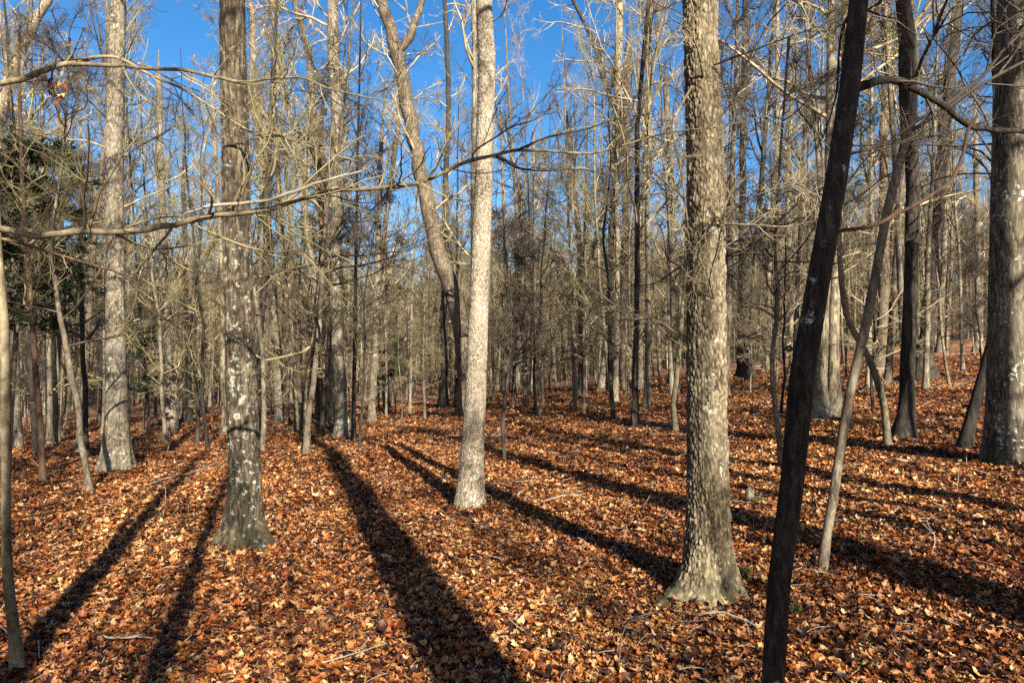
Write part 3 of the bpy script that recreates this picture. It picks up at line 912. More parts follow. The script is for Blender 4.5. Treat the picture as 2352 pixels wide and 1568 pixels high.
# sapling along the left edge with the two long arching branches
r20, o20, d20, f20 = main_tree('sapling', 'thin sapling at the left edge carrying two long arching branches across the picture', 'sapling',
          [(42, 1545, 30), (36, 1480, 25), (17, 1290, 21), (13, 1034, 20), (11, 784, 19), (0, 640, 19), (-8, 520, 18), (-12, 300, 17), (-14, 0, 15)], 6.5, 'smooth_grey',
          spec=dict(LOW, n=(6, 5, 4, 2)), crown_start=4.2, dead=0, seed=22, flare=0.15)
limb(r20, o20, [(-8, 524, 16), (40, 534, 15), (85, 546, 15), (130, 537, 16), (195, 530, 15), (300, 531, 14), (420, 512, 14), (500, 494, 13), (600, 484, 12), (700, 456, 11), (784, 437, 11), (900, 428, 10), (960, 420, 9.5),
                (1020, 395, 9), (1080, 370, 9), (1140, 355, 8), (1190, 345, 7), (1270, 348, 6), (1350, 352, 6), (1430, 335, 5), (1490, 315, 5), (1568, 300, 4), (1660, 290, 3), (1760, 264, 2.5)], d20, d20 - 0.3, 'smooth_grey', seed=7, n=(34, 5, 3), ln=0.17, sides=12, twig='twig_olive')
limb(r20, o20, [(425, 512, 8), (424, 492, 7), (452, 484, 7), (480, 474, 8), (600, 462, 8), (650, 450, 8), (700, 430, 8), (784, 405, 6), (830, 393, 4)], d20 - 0.08, d20 - 0.25, 'dead_wood', seed=8, n=(5, 3, 2), ln=0.2, twig='twig_olive')
limb(r20, o20, [(398, 520, 6), (350, 580, 6), (308, 630, 6), (316, 662, 6), (300, 722, 5), (262, 760, 3)], d20 - 0.08, d20 + 0.1, 'sapling_bark', seed=9, n=(7, 4, 3), ln=0.35, twig='twig_olive')
limb(r20, o20, [(-5, 545, 7), (100, 575, 6), (200, 605, 6), (290, 637, 5), (340, 700, 3), (420, 760, 2)], d20, d20 + 0.2, 'red_bark', seed=10, n=(8, 4, 3), ln=0.25, twig='twig_olive')
limb(r20, o20, [(1085, 366, 5), (1092, 345, 5), (1140, 315, 4), (1180, 290, 4), (1240, 268, 3), (1330, 190, 2)], d20 - 0.2, d20 - 0.2, 'sapling_bark', seed=11, n=(5, 3, 2), ln=0.3, twig='twig_dark')
limb(r20, o20, [(1140, 358, 6), (1190, 385, 5), (1260, 392, 4), (1320, 388, 3), (1400, 400, 2)], d20 - 0.22, d20 - 0.25, 'dark_bark', seed=12, n=(5, 3, 2), ln=0.3, twig='twig_dark')
limb(r20, o20, [(1190, 345, 5), (1260, 315, 5), (1340, 298, 4), (1430, 270, 3), (1500, 262, 2)], d20 - 0.22, d20 - 0.2, 'dark_bark', seed=13, n=(5, 3, 2), ln=0.3, twig='twig_dark')
limb(r20, o20, [(-12, 198, 13), (60, 178, 13), (110, 160, 12), (160, 146, 12), (210, 132, 9), (260, 132, 8), (300, 148, 8), (350, 175, 7), (430, 210, 6), (500, 255, 5), (580, 305, 5), (650, 315, 4), (730, 345, 3), (860, 380, 2)],
     d20, d20 + 0.3, 'smooth_grey', seed=14, n=(24, 5, 3), ln=0.22, sides=10, twig='twig_olive')
limb(r20, o20, [(155, 148, 9), (260, 149, 9), (350, 158, 8), (430, 163, 8), (500, 178, 8), (550, 187, 7), (620, 182, 6), (690, 178, 5), (760, 205, 4), (850, 225, 3), (960, 245, 2)],
     d20 + 0.02, d20 - 0.2, 'smooth_grey', seed=15, n=(20, 5, 3), ln=0.22, sides=10, twig='twig_olive')
limb(r20, o20, [(140, 100, 3), (125, 150, 4), (118, 190, 4), (130, 225, 3)], d20 + 0.03, d20 + 0.03, 'dark_bark', seed=16, n=(5, 3, 2), ln=0.5, twig='twig_dark')
# shrivelled leaf cluster hanging from the upper branch
mbl = MB()
for k in range(12):
    p = at(120 + rng.normal(0, 14), 205 + rng.normal(0, 18), d20 + 0.03) - o20
    l = link('hanging_leaf', LEAVES[int(rng.integers(0, 8))], r20, tuple(p))
    l.scale = (0.055,) * 3; l.rotation_euler = (rng.uniform(0.9, 2.2), rng.uniform(-0.8, 0.8), rng.uniform(0, 6.28))

# middle distance, from left to right
MED = dict(THIN, n=(12, 6, 6, 3))
def mid(name, label, path, h, mat, seed, cat=T, spec=MED, start=None, **kw):
    return main_tree(name, label, cat, path, h, mat, seed=seed, spec=spec, crown_start=start, **kw)

mid('bare_tree', 'pale trunk leaning out of the top left corner of the picture', [(-60, 1010, 32), (-45, 700, 28), (-20, 420, 27), (8, 235, 25), (40, 130, 23), (105, 10, 19), (150, -60, 17)], 15, 'pale_bark', 31, start=6)
mid('bare_tree', 'squat grey trunk low at the left edge beside the thin sapling', [(42, 1028, 19), (38, 900, 17), (34, 700, 16), (40, 400, 14)], 17, 'grey_bark', 32, start=6, flare=0.4)
mid('sapling', 'reddish thin straight stem at the far left of the clearing', [(98, 1109, 14), (92, 984, 12), (84, 884, 12), (78, 784, 11), (60, 560, 10), (50, 380, 8)], 8, 'red_bark', 33, 'sapling', LOW, 2.8, dead=0, flare=0.2)
mid('sapling', 'crooked pale sapling beside the reddish thin stem', [(208, 1131, 15), (196, 1060, 13), (185, 1010, 13), (178, 924, 13), (162, 859, 13), (152, 784, 12), (132, 690, 10), (120, 560, 8), (140, 400, 6)], 7, 'sapling_bark', 34, 'sapling', LOW, 2.2, dead=0, flare=0.3)
mid('sapling', 'straight dark thin stem just behind the crooked pale sapling', [(200, 1054, 11), (195, 900, 11), (190, 784, 10), (186, 500, 8)], 8, 'dark_bark', 35, 'sapling', LOW, 3.0, dead=0, flare=0.2)
mid('bare_tree', 'left one of two slim grey trunks side by side behind the reddish stem', [(114, 1020, 15), (112, 900, 14), (108, 700, 13), (100, 400, 11)], 15, 'grey_bark', 36)
mid('bare_tree', 'right one of two slim grey trunks side by side behind the reddish stem', [(128, 1015, 15), (130, 900, 14), (134, 700, 13), (140, 400, 11)], 15, 'sapling_bark', 37)
mid('bare_tree', 'pale flared trunk halfway between the mossy-footed pale trunk and the oak', [(392, 985, 24), (388, 880, 20), (384, 784, 18), (372, 500, 16), (365, 200, 13)], 17, 'grey_bark', 38)
mid('bare_tree', 'black thin trunk just left of the lichen-speckled oak', [(438, 974, 12), (432, 850, 11), (428, 700, 10), (420, 400, 9)], 14, 'dark_bark', 39)
mid('bare_tree', 'pale narrow trunk peeping out at the left side of the lichen-speckled oak', [(515, 1000, 12), (513, 900, 11), (508, 600, 10), (490, 250, 8)], 14, 'pale_bark', 40)
mid('bare_tree', 'greenish grey trunk leaning left behind the lichen-speckled oak', [(650, 970, 24), (640, 850, 22), (628, 700, 21), (612, 500, 19), (590, 250, 16), (575, 0, 13)], 17, 'grey_bark', 41)
mid('bare_tree', 'slim grey trunk leaning left between the lichen-speckled oak and the tan trunk', [(686, 985, 18), (680, 850, 16), (668, 700, 15), (645, 500, 13), (630, 250, 11)], 15, 'smooth_grey', 42)
mid('bare_tree', 'crooked brown trunk bending left at the top beside the straight pale one', [(738, 968, 24), (728, 850, 22), (722, 760, 21), (738, 640, 20), (742, 520, 19), (732, 400, 18), (722, 280, 17), (712, 150, 16), (690, 50, 15), (676, 0, 14)], 15, 'brown_bark', 43)
mid('bare_tree', 'black straight trunk in shade in the thicket left of the straight pale one', [(762, 972, 19), (756, 850, 18), (750, 700, 16), (744, 400, 13)], 16, 'dark_bark', 44)
mid('bare_tree', 'straight tan trunk with mossy foot rising from the edge of the sunny mound', [(791, 1003, 32), (784, 900, 28), (776, 760, 27), (774, 600, 27), (772, 400, 27), (770, 200, 27), (764, 0, 25)], 19, 'grey_bark', 45, start=7)
mid('bare_tree', 'slim grey trunk right behind the mossy-footed tan trunk', [(854, 968, 17), (860, 850, 15), (866, 700, 14), (872, 400, 12)], 15, 'grey_bark', 46)
mid('bare_tree', 'two-tone thin trunk leaning left, right of the mossy-footed tan trunk', [(891, 942, 14), (884, 850, 13), (872, 700, 12), (880, 560, 11), (900, 400, 11), (920, 240, 10), (930, 100, 8)], 15, 'brown_bark', 47)
mid('sapling', 'knee-high thin sapling alone on the leaves left of the checkered trunk', [(975, 965, 7), (974, 900, 6), (972, 830, 5), (975, 700, 4)], 4, 'sapling_bark', 48, 'sapling', LOW, 1.2, dead=0, flare=0.1)
mid('bare_tree', 'black straight thin trunk left of the forked leaning tree', [(1019, 932, 19), (1020, 800, 17), (1021, 600, 15), (1024, 400, 13), (1030, 250, 12), (1022, 0, 10)], 17, 'dark_bark', 49)
rF, oF, dF, fF = mid('forked_tree', 'leaning dark trunk curving to the upper left and forking near the top', [(1072, 952, 36), (1068, 860, 36), (1058, 770, 37), (1042, 695, 38), (1021, 620, 38), (995, 530, 36), (970, 420, 34), (950, 310, 33), (926, 200, 32), (906, 105, 30), (880, 10, 26), (860, -80, 22)], 15, 'brown_bark', 50, start=7)
limb(rF, oF, [(912, 118, 20), (930, 100, 20), (946, 70, 18), (958, 35, 16), (972, 0, 14), (985, -60, 12)], dF, dF - 0.2, 'brown_bark', seed=51, n=(6, 4, 3), ln=0.8, rmin=0.004)
mid('bare_tree', 'narrow pale trunk hidden close behind the checkered trunk, showing along its left side', [(1092, 960, 16), (1090, 700, 15), (1089, 400, 14), (1090, 150, 13), (1088, 0, 12)], 18, 'grey_bark', 52)
mid('sapling', 'black wavy thin sapling just right of the checkered trunk', [(1159, 1060, 11), (1157, 1000, 10), (1156, 950, 9), (1164, 880, 9), (1176, 820, 8), (1185, 760, 7), (1172, 680, 5), (1160, 560, 4)], 4.6, 'dark_bark', 53, 'sapling', LOW, 1.6, dead=0, flare=0.1)
mid('bare_tree', 'grey slender trunk behind the black wavy sapling', [(1166, 900, 10), (1164, 750, 9), (1158, 500, 8), (1150, 250, 7)], 15, 'grey_bark', 54)
mid('bare_tree', 'dark slender trunk behind the black wavy sapling', [(1180, 905, 10), (1182, 750, 9), (1190, 500, 8)], 15, 'dark_bark', 55)
mid('bare_tree', 'whitish pole-thin trunk in the open right of the wavy sapling', [(1221, 910, 9), (1226, 800, 8), (1228, 600, 7), (1225, 300, 6)], 12, 'pale_bark', 56)
rS, oS, dS, fS = mid('spreading_tree', 'grey tree with low crooked limbs spreading to both sides beyond the clearing', [(1336, 898, 16), (1337, 784, 16), (1335, 700, 16), (1334, 630, 16), (1330, 540, 13), (1318, 420, 10), (1300, 250, 7)], 14, 'grey_bark', 57, start=7)
limb(rS, oS, [(1334, 640, 12), (1310, 620, 11), (1285, 590, 10), (1262, 566, 10), (1230, 540, 8), (1190, 515, 6), (1160, 480, 4)], dS, dS - 1, 'pale_bark', seed=58, n=(8, 4, 3), ln=0.35, rmin=0.005)
limb(rS, oS, [(1334, 625, 11), (1350, 610, 10), (1362, 580, 9), (1376, 520, 8), (1392, 430, 6), (1400, 330, 4)], dS, dS + 1, 'pale_bark', seed=59, n=(8, 4, 3), ln=0.35, rmin=0.005)
mid('sapling', 'thin grey sapling standing alone in the sunny leaves mid right', [(1341, 952, 8), (1342, 900, 7), (1342, 834, 7), (1340, 700, 6), (1345, 560, 5)], 5, 'sapling_bark', 60, 'sapling', LOW, 1.8, dead=0, flare=0.1)
rG, oG, dG, fG = mid('bare_tree', 'pale trunk with one long dark limb sweeping up leftward, in the cluster mid right', [(1390, 900, 26), (1394, 784, 19), (1402, 640, 19), (1412, 400, 18), (1420, 150, 18), (1425, 0, 17)], 19, 'pale_bark', 61, start=8)
limb(rG, oG, [(1412, 245, 12), (1400, 215, 12), (1382, 150, 12), (1362, 95, 11), (1345, 60, 10), (1325, 20, 9), (1300, -30, 8)], dG, dG - 0.5, 'dark_bark', seed=62, n=(10, 4, 3), ln=0.6, rmin=0.005)
mid('bare_tree', 'black thin trunk against the pale one in the cluster mid right', [(1405, 900, 13), (1404, 784, 12), (1408, 500, 11), (1440, 200, 9)], 16, 'dark_bark', 63)
mid('bare_tree', 'brown trunk right of the black one in the cluster mid right', [(1427, 895, 24), (1432, 784, 20), (1436, 600, 19), (1438, 350, 17), (1442, 100, 14)], 18, 'brown_bark', 64)
mid('bare_tree', 'slender dark straight trunk standing forward of the cluster mid right', [(1456, 980, 16), (1460, 850, 14), (1462, 700, 13), (1463, 500, 12), (1464, 300, 11), (1480, 100, 10), (1490, 0, 10)], 16, 'dark_bark', 65)
mid('bare_tree', 'slim tan trunk leaning right in the cluster mid right', [(1470, 895, 12), (1474, 700, 12), (1481, 450, 12), (1487, 200, 12), (1492, 0, 11)], 17, 'sapling_bark', 66)
mid('bare_tree', 'thick grey trunk half hidden by the left edge of the pale scaly oak', [(1545, 888, 20), (1546, 700, 18), (1545, 500, 16), (1530, 200, 13)], 17, 'grey_bark', 67)
mid('bare_tree', 'dark straight trunk far back just right of the pale scaly oak', [(1702, 868, 21), (1703, 700, 17), (1706, 400, 15), (1711, 60, 13), (1712, 0, 13)], 18, 'dark_bark', 68)
mid('bare_tree', 'whitish slender trunk right of the dark straight trunk near the scaly oak', [(1757, 853, 15), (1762, 700, 12), (1774, 500, 11), (1785, 300, 10), (1786, 0, 8)], 17, 'pale_bark', 69)
mid('sapling', 'crooked dark sapling rising just left of the black leaning trunk', [(1794, 1078, 14), (1788, 1000, 13), (1780, 930, 12), (1774, 860, 11), (1776, 784, 10), (1786, 700, 9), (1780, 560, 7), (1790, 400, 5)], 6, 'sapling_bark', 70, 'sapling', LOW, 2.0, dead=0, flare=0.2)
mid('bare_tree', 'pale slender trunk just left of the black leaning trunk, far back', [(1820, 855, 15), (1818, 700, 13), (1810, 400, 11), (1830, 100, 9)], 17, 'pale_bark', 71)
mid('twin_tree', 'left stem of the tan twin trunk behind the black leaning sapling', [(1882, 962, 36), (1886, 860, 30), (1890, 760, 28), (1897, 600, 26), (1906, 300, 20), (1908, 60, 17)], 18, 'pale_bark', 72, start=7)
mid('twin_tree', 'right stem of the tan twin trunk behind the black leaning sapling', [(1914, 958, 32), (1914, 860, 27), (1916, 760, 25), (1925, 500, 21), (1940, 200, 16)], 17, 'pale_bark', 73, start=7)
mid('sapling', 'pale sapling curving up to the right from the leaves beside the leaning trunk', [(1887, 1312, 21), (1898, 1220, 20), (1913, 1134, 21), (1926, 1050, 20), (1938, 984, 20), (1963, 859, 20), (1983, 784, 21), (2015, 620, 20), (2040, 480, 20), (2075, 330, 18), (2100, 240, 16), (2100, 110, 15), (2085, 0, 13)], 7.5, 'sapling_bark', 74, 'sapling', LOW, 3.2, dead=0, flare=0.15, sides=16)
mid('sapling', 'thin sapling leaning left behind the pale curving one', [(2037, 1024, 17), (2033, 934, 15), (2013, 869, 15), (1990, 809, 14), (1966, 770, 14), (1940, 705, 13), (1930, 600, 12), (1928, 450, 9)], 7, 'smooth_grey', 75, 'sapling', LOW, 3.5, dead=0, flare=0.2)
mid('bare_tree', 'dark trunk behind the pale curving sapling, set back from the others', [(2020, 860, 30), (2026, 784, 25), (2030, 600, 22), (2032, 300, 20), (2035, 0, 18)], 18, 'brown_bark', 76)
mid('bare_tree', 'black upright trunk right of the pale curving sapling', [(2076, 1008, 34), (2080, 900, 32), (2088, 784, 31), (2094, 600, 30), (2096, 450, 29), (2086, 300, 28), (2076, 100, 26), (2074, 0, 24)], 17, 'dark_bark', 77, start=6)
mid('bare_tree', 'black trunk leaning right, left of the thick trunk at the right edge', [(2120, 872, 40), (2128, 784, 32), (2146, 550, 29), (2165, 350, 27), (2183, 175, 25), (2203, 0, 23)], 18, 'dark_bark', 78, start=7)
mid('sapling', 'dark stem slanting right up to the thick trunk at the right edge', [(2213, 1035, 29), (2236, 940, 24), (2266, 830, 21), (2290, 720, 18), (2300, 560, 14), (2296, 380, 10)], 9, 'dark_bark', 79, 'sapling', LOW, 4.0, dead=0, flare=0.3)
mid('bare_tree', 'slim grey trunk between the two black trunks at the right', [(2160, 808, 14), (2162, 700, 13), (2175, 450, 11), (2190, 200, 9)], 16, 'grey_bark', 80)
mid('bare_tree', 'slim grey trunk in the gap left of the thick trunk at the right edge', [(2245, 806, 15), (2246, 600, 13), (2240, 300, 11)], 17, 'grey_bark', 81)

# twig tangle growing from the scaly oak
scaly = [m for m in MAIN if 'scaly ridged bark and flaring' in m[3]][0]
dso = scaly[2][1]
for k, (path, m_) in enumerate([([(1660, 520, 5), (1645, 500, 5), (1620, 540, 4), (1600, 600, 3), (1590, 650, 2)], 'dark_bark'),
                                ([(1655, 505, 6), (1700, 470, 5), (1760, 440, 4), (1850, 420, 3)], 'sapling_bark'),
                                ([(1650, 515, 6), (1720, 515, 5), (1810, 520, 4), (1900, 500, 3)], 'sapling_bark'),
                                ([(1590, 200, 6), (1560, 250, 6), (1545, 300, 6), (1565, 400, 5), (1580, 520, 4)], 'smooth_grey'),
                                ([(1615, 175, 6), (1605, 120, 5), (1580, 70, 4), (1540, 40, 3)], 'sapling_bark'),
                                ([(1640, 150, 4), (1720, 120, 4), (1800, 90, 3), (1880, 60, 2)], 'dark_bark'),
                                ([(1640, 690, 3), (1630, 640, 3), (1650, 560, 3), (1665, 470, 2)], 'dark_bark')]):
    limb(scaly[0], scaly[2], path, dso - 0.12, dso - 0.45, m_, 'branch', seed=400 + k, n=(8, 4, 3), ln=0.4, twig='twig')
# a bowed twig on the lichen-speckled oak
lo = [m for m in MAIN if 'speckled with pale lichen, wide' in m[3]][0]
limb(lo[0], lo[2], [(515, 335, 7), (530, 332, 7), (555, 330, 6), (570, 345, 5), (576, 370, 3)], lo[2][1] - 0.12, lo[2][1] - 0.22, 'dark_bark', 'branch', seed=421, n=None)
limb(lo[0], lo[2], [(575, 320, 6), (620, 312, 5), (680, 320, 4), (740, 345, 3), (800, 400, 2)], lo[2][1] - 0.12, lo[2][1] - 0.5, 'sapling_bark', 'branch', seed=422, n=(8, 4, 3), ln=0.35)

# ------------------------------------------------------------------ trees behind the camera that throw the long shadows
def copy_tree(v, bark_i, name, label, cat, loc, rz, s, group=None, tilt=(0, 0), slim=1.0):
    root = thing(name, label, cat, loc, group)
    root.rotation_euler = (tilt[0], tilt[1], rz); root.scale = (s * slim, s * slim, s)
    t = link('trunk', v['trunks'][bark_i % len(v['trunks'])], root)
    c = link('crown', v['crown'], root)
    return root

SH = [  # x, y, trunk diameter, label
    (1.77, -2.6, 0.49, 'thick tree behind the viewpoint whose shadow crosses the lower middle'),
    (1.03, -4.6, 0.18, 'slim tree behind the viewpoint whose narrow shadow runs up the lower left'),
    (-0.57, -2.3, 0.24, 'tree behind the viewpoint whose shadow fills the lower left corner'),
    (1.10, -5.9, 0.08, 'thin tree behind the viewpoint casting the faint shadow beside the corner shadow'),
    (5.3, -2.2, 0.55, 'tree right of the viewpoint whose shadow lies in the lower right corner'),
    (8.95, 1.0, 0.36, 'tree out of the picture to the right shading the black upright trunk'),
    (7.0, 0.1, 0.40, 'tree out of the picture to the right shading the forked leaning tree'),
    (16.8, 4.0, 0.40, 'tree out of the picture to the right shading the black right-leaning trunk'),
    (11.5, 3.5, 0.34, 'tree out of the picture to the right shading the ground by the black trunks'),
    (5.95, -1.0, 0.20, 'slim tree out of the picture beside the one shading the lower right corner'),
    (10.3, 1.6, 0.16, 'slim tree out of the picture level with the thick right-edge trunk'),
    (13.6, 3.0, 0.28, 'tree out of the picture beyond the thick right-edge trunk'),
    (6.0, 0.8, 0.12, 'slender pole out of the picture left of the one shading the forked tree'),
    (7.6, 1.6, 0.12, 'slender pole out of the picture, its stripe right of the scaly oak'),
    (8.7, 3.2, 0.14, 'slender pole out of the picture beside the thick right-edge trunk'),
    (10.6, 3.0, 0.12, 'slender pole out of the picture behind the thick right-edge trunk'),
    (12.2, 4.6, 0.14, 'slender pole out of the picture farther up the right slope'),
    (14.4, 5.8, 0.13, 'slender pole out of the picture highest up the right slope'),
    (4.4, -1.0, 0.07, 'thin pole right of the viewpoint, its stripe above the lower right shadow'),
    (-0.62, -1.5, 0.06, 'thin sapling behind the viewpoint beside the corner shadow'),
    (-0.30, -1.3, 0.045, 'thinnest sapling behind the viewpoint, its shadow left of the narrow one'),
    (1.15, -2.9, 0.055, 'thin sapling behind the viewpoint, its faint shadow below the lichen-speckled oak'),
    (3.1, -1.6, 0.05, 'thin sapling right of the viewpoint, its faint shadow left of the checkered trunk'),
    (4.1, -2.4, 0.07, 'thin sapling right of the viewpoint, its faint shadow crossing the middle'),
]
for k, (x, y, dia, lab) in enumerate(SH):
    v = TALLS[k % len(TALLS)]
    root = thing('shadow_casting_tree', lab, T, (x, y, tz(x, y)))
    K = 24; t = np.linspace(0, 1, K); h = v['h'] if dia > 0.1 else 6.5
    P = np.stack([0.04 * np.sin(t * 5 + k) + (0.06 * h if k == 0 else 0.2) * t, 0.06 * np.sin(t * 4 + 2 * k), t * h - 0.1], 1)
    R = dia / 2 * (1 - 0.8 * t ** 1.6) * (1 + 0.4 * np.exp(-t * h / 0.25))
    mb = MB(); mb.tubes(P[None], R[None], 12)
    link('trunk', mb.mesh('trunk', [M['grey_bark']]), root)
    mc = MB()
    crown_for(mc, P, R, np.random.default_rng(700 + k), h, dict(TALL, n=(10, 5, 5, 2) if dia > 0.1 else (6, 4, 3, 0), t0=0.5))
    link('crown', mc.mesh('crown', [M['twig'], M['tree_leaf']]), root)
for k, (x, y) in enumerate([(-6, -9), (15, -8), (-12, -16), (20, -18), (12, -26), (1.2, -11), (-1.5, -12.5), (-3.0, -15), (-4.5, -2.5), (-5.5, 1.0), (-7, 3.0), (-3.0, -6.0), (-9, -2), (-11, 4), (7.5, -3.4), (9.5, -1.0), (12.5, 0.5), (-9.5, -6.5), (-13, 7), (15, 8), (18, 7), (19, 12.5), (23, 11), (25, 18), (21, 15), (30, 19), (28, 14), (17, 10.5)]):
    copy_tree(TALLS[(k + 2) % 7], k, 'unseen_bare_tree', 'bare tree of the woods standing beside or behind the viewpoint, out of the picture', T, (x, y, tz(x, y)), k * 1.3, 1.0, 'trees behind the viewpoint')

for k, (x, y) in enumerate([(-2.4, -1.6), (0.7, -2.4), (4.2, -3.6)]):
    copy_tree(SMALLS[k % 4], 0, 'unseen_young_tree', 'young tree with fine twigs standing close behind the viewpoint', 'sapling', (x, y, tz(x, y)), k * 2.1, 0.8, 'young trees behind the viewpoint')

# ------------------------------------------------------------------ the woods behind
MARKS = sorted([(px, nm) for px, nm in [
    (10, 'left-edge sapling'), (98, 'reddish thin stem'), (268, 'mossy-footed pale trunk'), (392, 'pale flared trunk'), (555, 'lichen-speckled oak'), (686, 'slim left-leaning trunk'),
    (791, 'mossy-footed tan trunk'), (891, 'two-tone thin trunk'), (1019, 'black straight thin trunk'), (1095, 'checkered pale trunk'), (1221, 'whitish pole-thin trunk'), (1336, 'low-limbed spreading tree'),
    (1456, 'dark trunk forward of the cluster'), (1624, 'pale scaly oak'), (1757, 'whitish slender trunk'), (1890, 'tan twin trunk'), (2080, 'black upright trunk'), (2312, 'thick trunk at the right edge')]])
placed = [m[2][:2] for m in MAIN]
def free(x, y, dmin):
    for q in placed:
        if (q[0] - x) ** 2 + (q[1] - y) ** 2 < dmin * dmin:
            return False
    return True

MIDS = []
def sow(n, y0, y1, dmin, pow_=1.0, wide=0.80):
    out = []
    tries = 0
    while len(out) < n and tries < 20000:
        tries += 1
        y = y0 + (y1 - y0) * rng.random() ** pow_
        x = rng.uniform(-wide, wide) * y
        if not free(x, y, dmin):
            continue
        px = 1176 + FPX * x / y
        if y < 26 and 850 < px < 1100:      # the forked tree stands clear
            continue
        placed.append((x, y)); out.append((x, y))
    return out

ORD = ['first', 'second', 'third', 'fourth', 'fifth', 'sixth', 'seventh', 'eighth', 'ninth', 'tenth', 'eleventh', 'twelfth', 'thirteenth', 'fourteenth', 'fifteenth', 'sixteenth', 'seventeenth', 'eighteenth', 'nineteenth', 'twentieth']
def lay(kind, spots, word, cat, variants, name, smin, smax, group):
    items = []
    for (x, y) in spots:
        px, py = project((x, y, tz(x, y)))
        items.append((px, x, y))
    items.sort()
    # which landmark stands nearest on the left; count rightwards from it
    count = {}
    for px, x, y in items:
        left = [m for m in MARKS if m[0] <= px]
        if left:
            key = ('right', left[-1][1])
        else:
            key = ('left', MARKS[0][1])
        count[key] = count.get(key, 0) + 1
        i = count[key] - 1
        lab = '%s %s %s of the %s' % (ORD[min(i, 19)], word, key[0], key[1])
        v = variants[int(rng.integers(0, len(variants)))]
        s = float(rng.uniform(smin, smax))
        b = int(rng.choice(len(v['trunks']), p=None))
        copy_tree(v, b, name, lab, cat, (x, y, tz(x, y)), float(rng.uniform(0, 6.28)), s, group, (float(rng.normal(0, 0.035)), float(rng.normal(0, 0.035))), float(rng.uniform(0.5, 0.85)) if kind == 'tall' else 1.0)

lay('tall', sow(68, 18, 36, 1.4, 0.9), 'bare tree of the mid woods', T, TALLS, 'bare_tree', 0.75, 1.1, 'bare trees of the middle woods')
lay('small', sow(52, 14, 42, 1.1, 1.0), 'twiggy young tree', 'sapling', SMALLS, 'young_tree', 0.8, 1.5, 'twiggy young trees of the understorey')
lay('pine', sow(9, 30, 60, 3.0), 'tall green-topped pine', 'pine', PINES, 'pine_tree', 0.8, 1.05, 'pines among the bare trees')
# farther back: trees that nothing tells apart, one label for each stretch of woods
def zone(px):
    keys = [0, 268, 555, 791, 1095, 1456, 1624, 1890, 2312, 2352]
    names = ['left of the mossy-footed pale trunk', 'between the mossy-footed pale trunk and the lichen-speckled oak', 'between the lichen-speckled oak and the mossy-footed tan trunk',
             'between the mossy-footed tan trunk and the checkered trunk', 'between the checkered trunk and the cluster mid right', 'between the cluster mid right and the pale scaly oak',
             'between the pale scaly oak and the tan twin trunk', 'between the tan twin trunk and the right-edge trunk', 'at the right edge of the picture']
    for i in range(len(names)):
        if px < keys[i + 1]:
            return names[i]
    return names[-1]
for (x, y) in sow(205, 33, 66, 1.5, 0.9, 0.78):
    px, _ = project((x, y, tz(x, y)))
    z_ = zone(px)
    v = TALLS[int(rng.integers(0, 7))]
    copy_tree(v, int(rng.integers(0, 5)), 'bare_tree', 'thin bare tree far back ' + z_, T, (x, y, tz(x, y)), float(rng.uniform(0, 6.28)), float(rng.uniform(0.62, 0.98)), 'far bare trees ' + z_, (float(rng.normal(0, 0.035)), float(rng.normal(0, 0.035))), float(rng.uniform(0.5, 0.8)))

# the far-off wood that reads as one mass
far_coll = bpy.data.collections.new('far_tree_shapes')
idx = 0
for v in TALLS[:5] + PINES + SMALLS[:3]:
    m2 = MB()
    for me in (v['trunks'][0 if idx % 2 else -3 if len(v['trunks']) > 2 else 0], v['crown']):
        pass
    # trunk and crown joined into one far tree shape
    tm = v['trunks'][idx % len(v['trunks'])]; cm = v['crown']
    o1 = bpy.data.objects.new('far_tree_shape_%02d' % idx, None)
    idx += 1
    import bmesh
    bm = bmesh.new(); bm.from_mesh(tm)
    nm = bpy.data.meshes.new('far_tree')
    n0 = len(bm.faces)
    bm.from_mesh(cm)
    bm.faces.ensure_lookup_table()
    for f in bm.faces[n0:]:
        f.material_index += 1
    bm.to_mesh(nm); bm.free()
    nm.materials.append(tm.materials[0])
    for mm in cm.materials:
        nm.materials.append(mm)
    bpy.data.objects.remove(o1)
    far_coll.objects.link(bpy.data.objects.new('far_tree_shape_%02d' % idx, nm))
def far_wood():
    n = 3400
    d = rng.uniform(62, 190, n); a = rng.uniform(-0.82, 0.82, n)
    x = d * np.sin(a); y = d * np.cos(a)
    vid = rng.choice(10, n, p=[0.11, 0.11, 0.11, 0.10, 0.10, 0.05, 0.05, 0.13, 0.12, 0.12])
    rot = np.stack([rng.normal(0, 0.03, n), rng.normal(0, 0.03, n), rng.uniform(0, 6.28, n)], 1)
    o = scatter('far_wood', np.stack([x, y, terrain(x, y)], 1), rot, rng.uniform(0.6, 0.9, n), vid, far_coll)
    o['kind'] = 'stuff'; o['label'] = 'far-off wood of crowded bare trunks and a few pines'; o['category'] = 'wood'
far_wood()

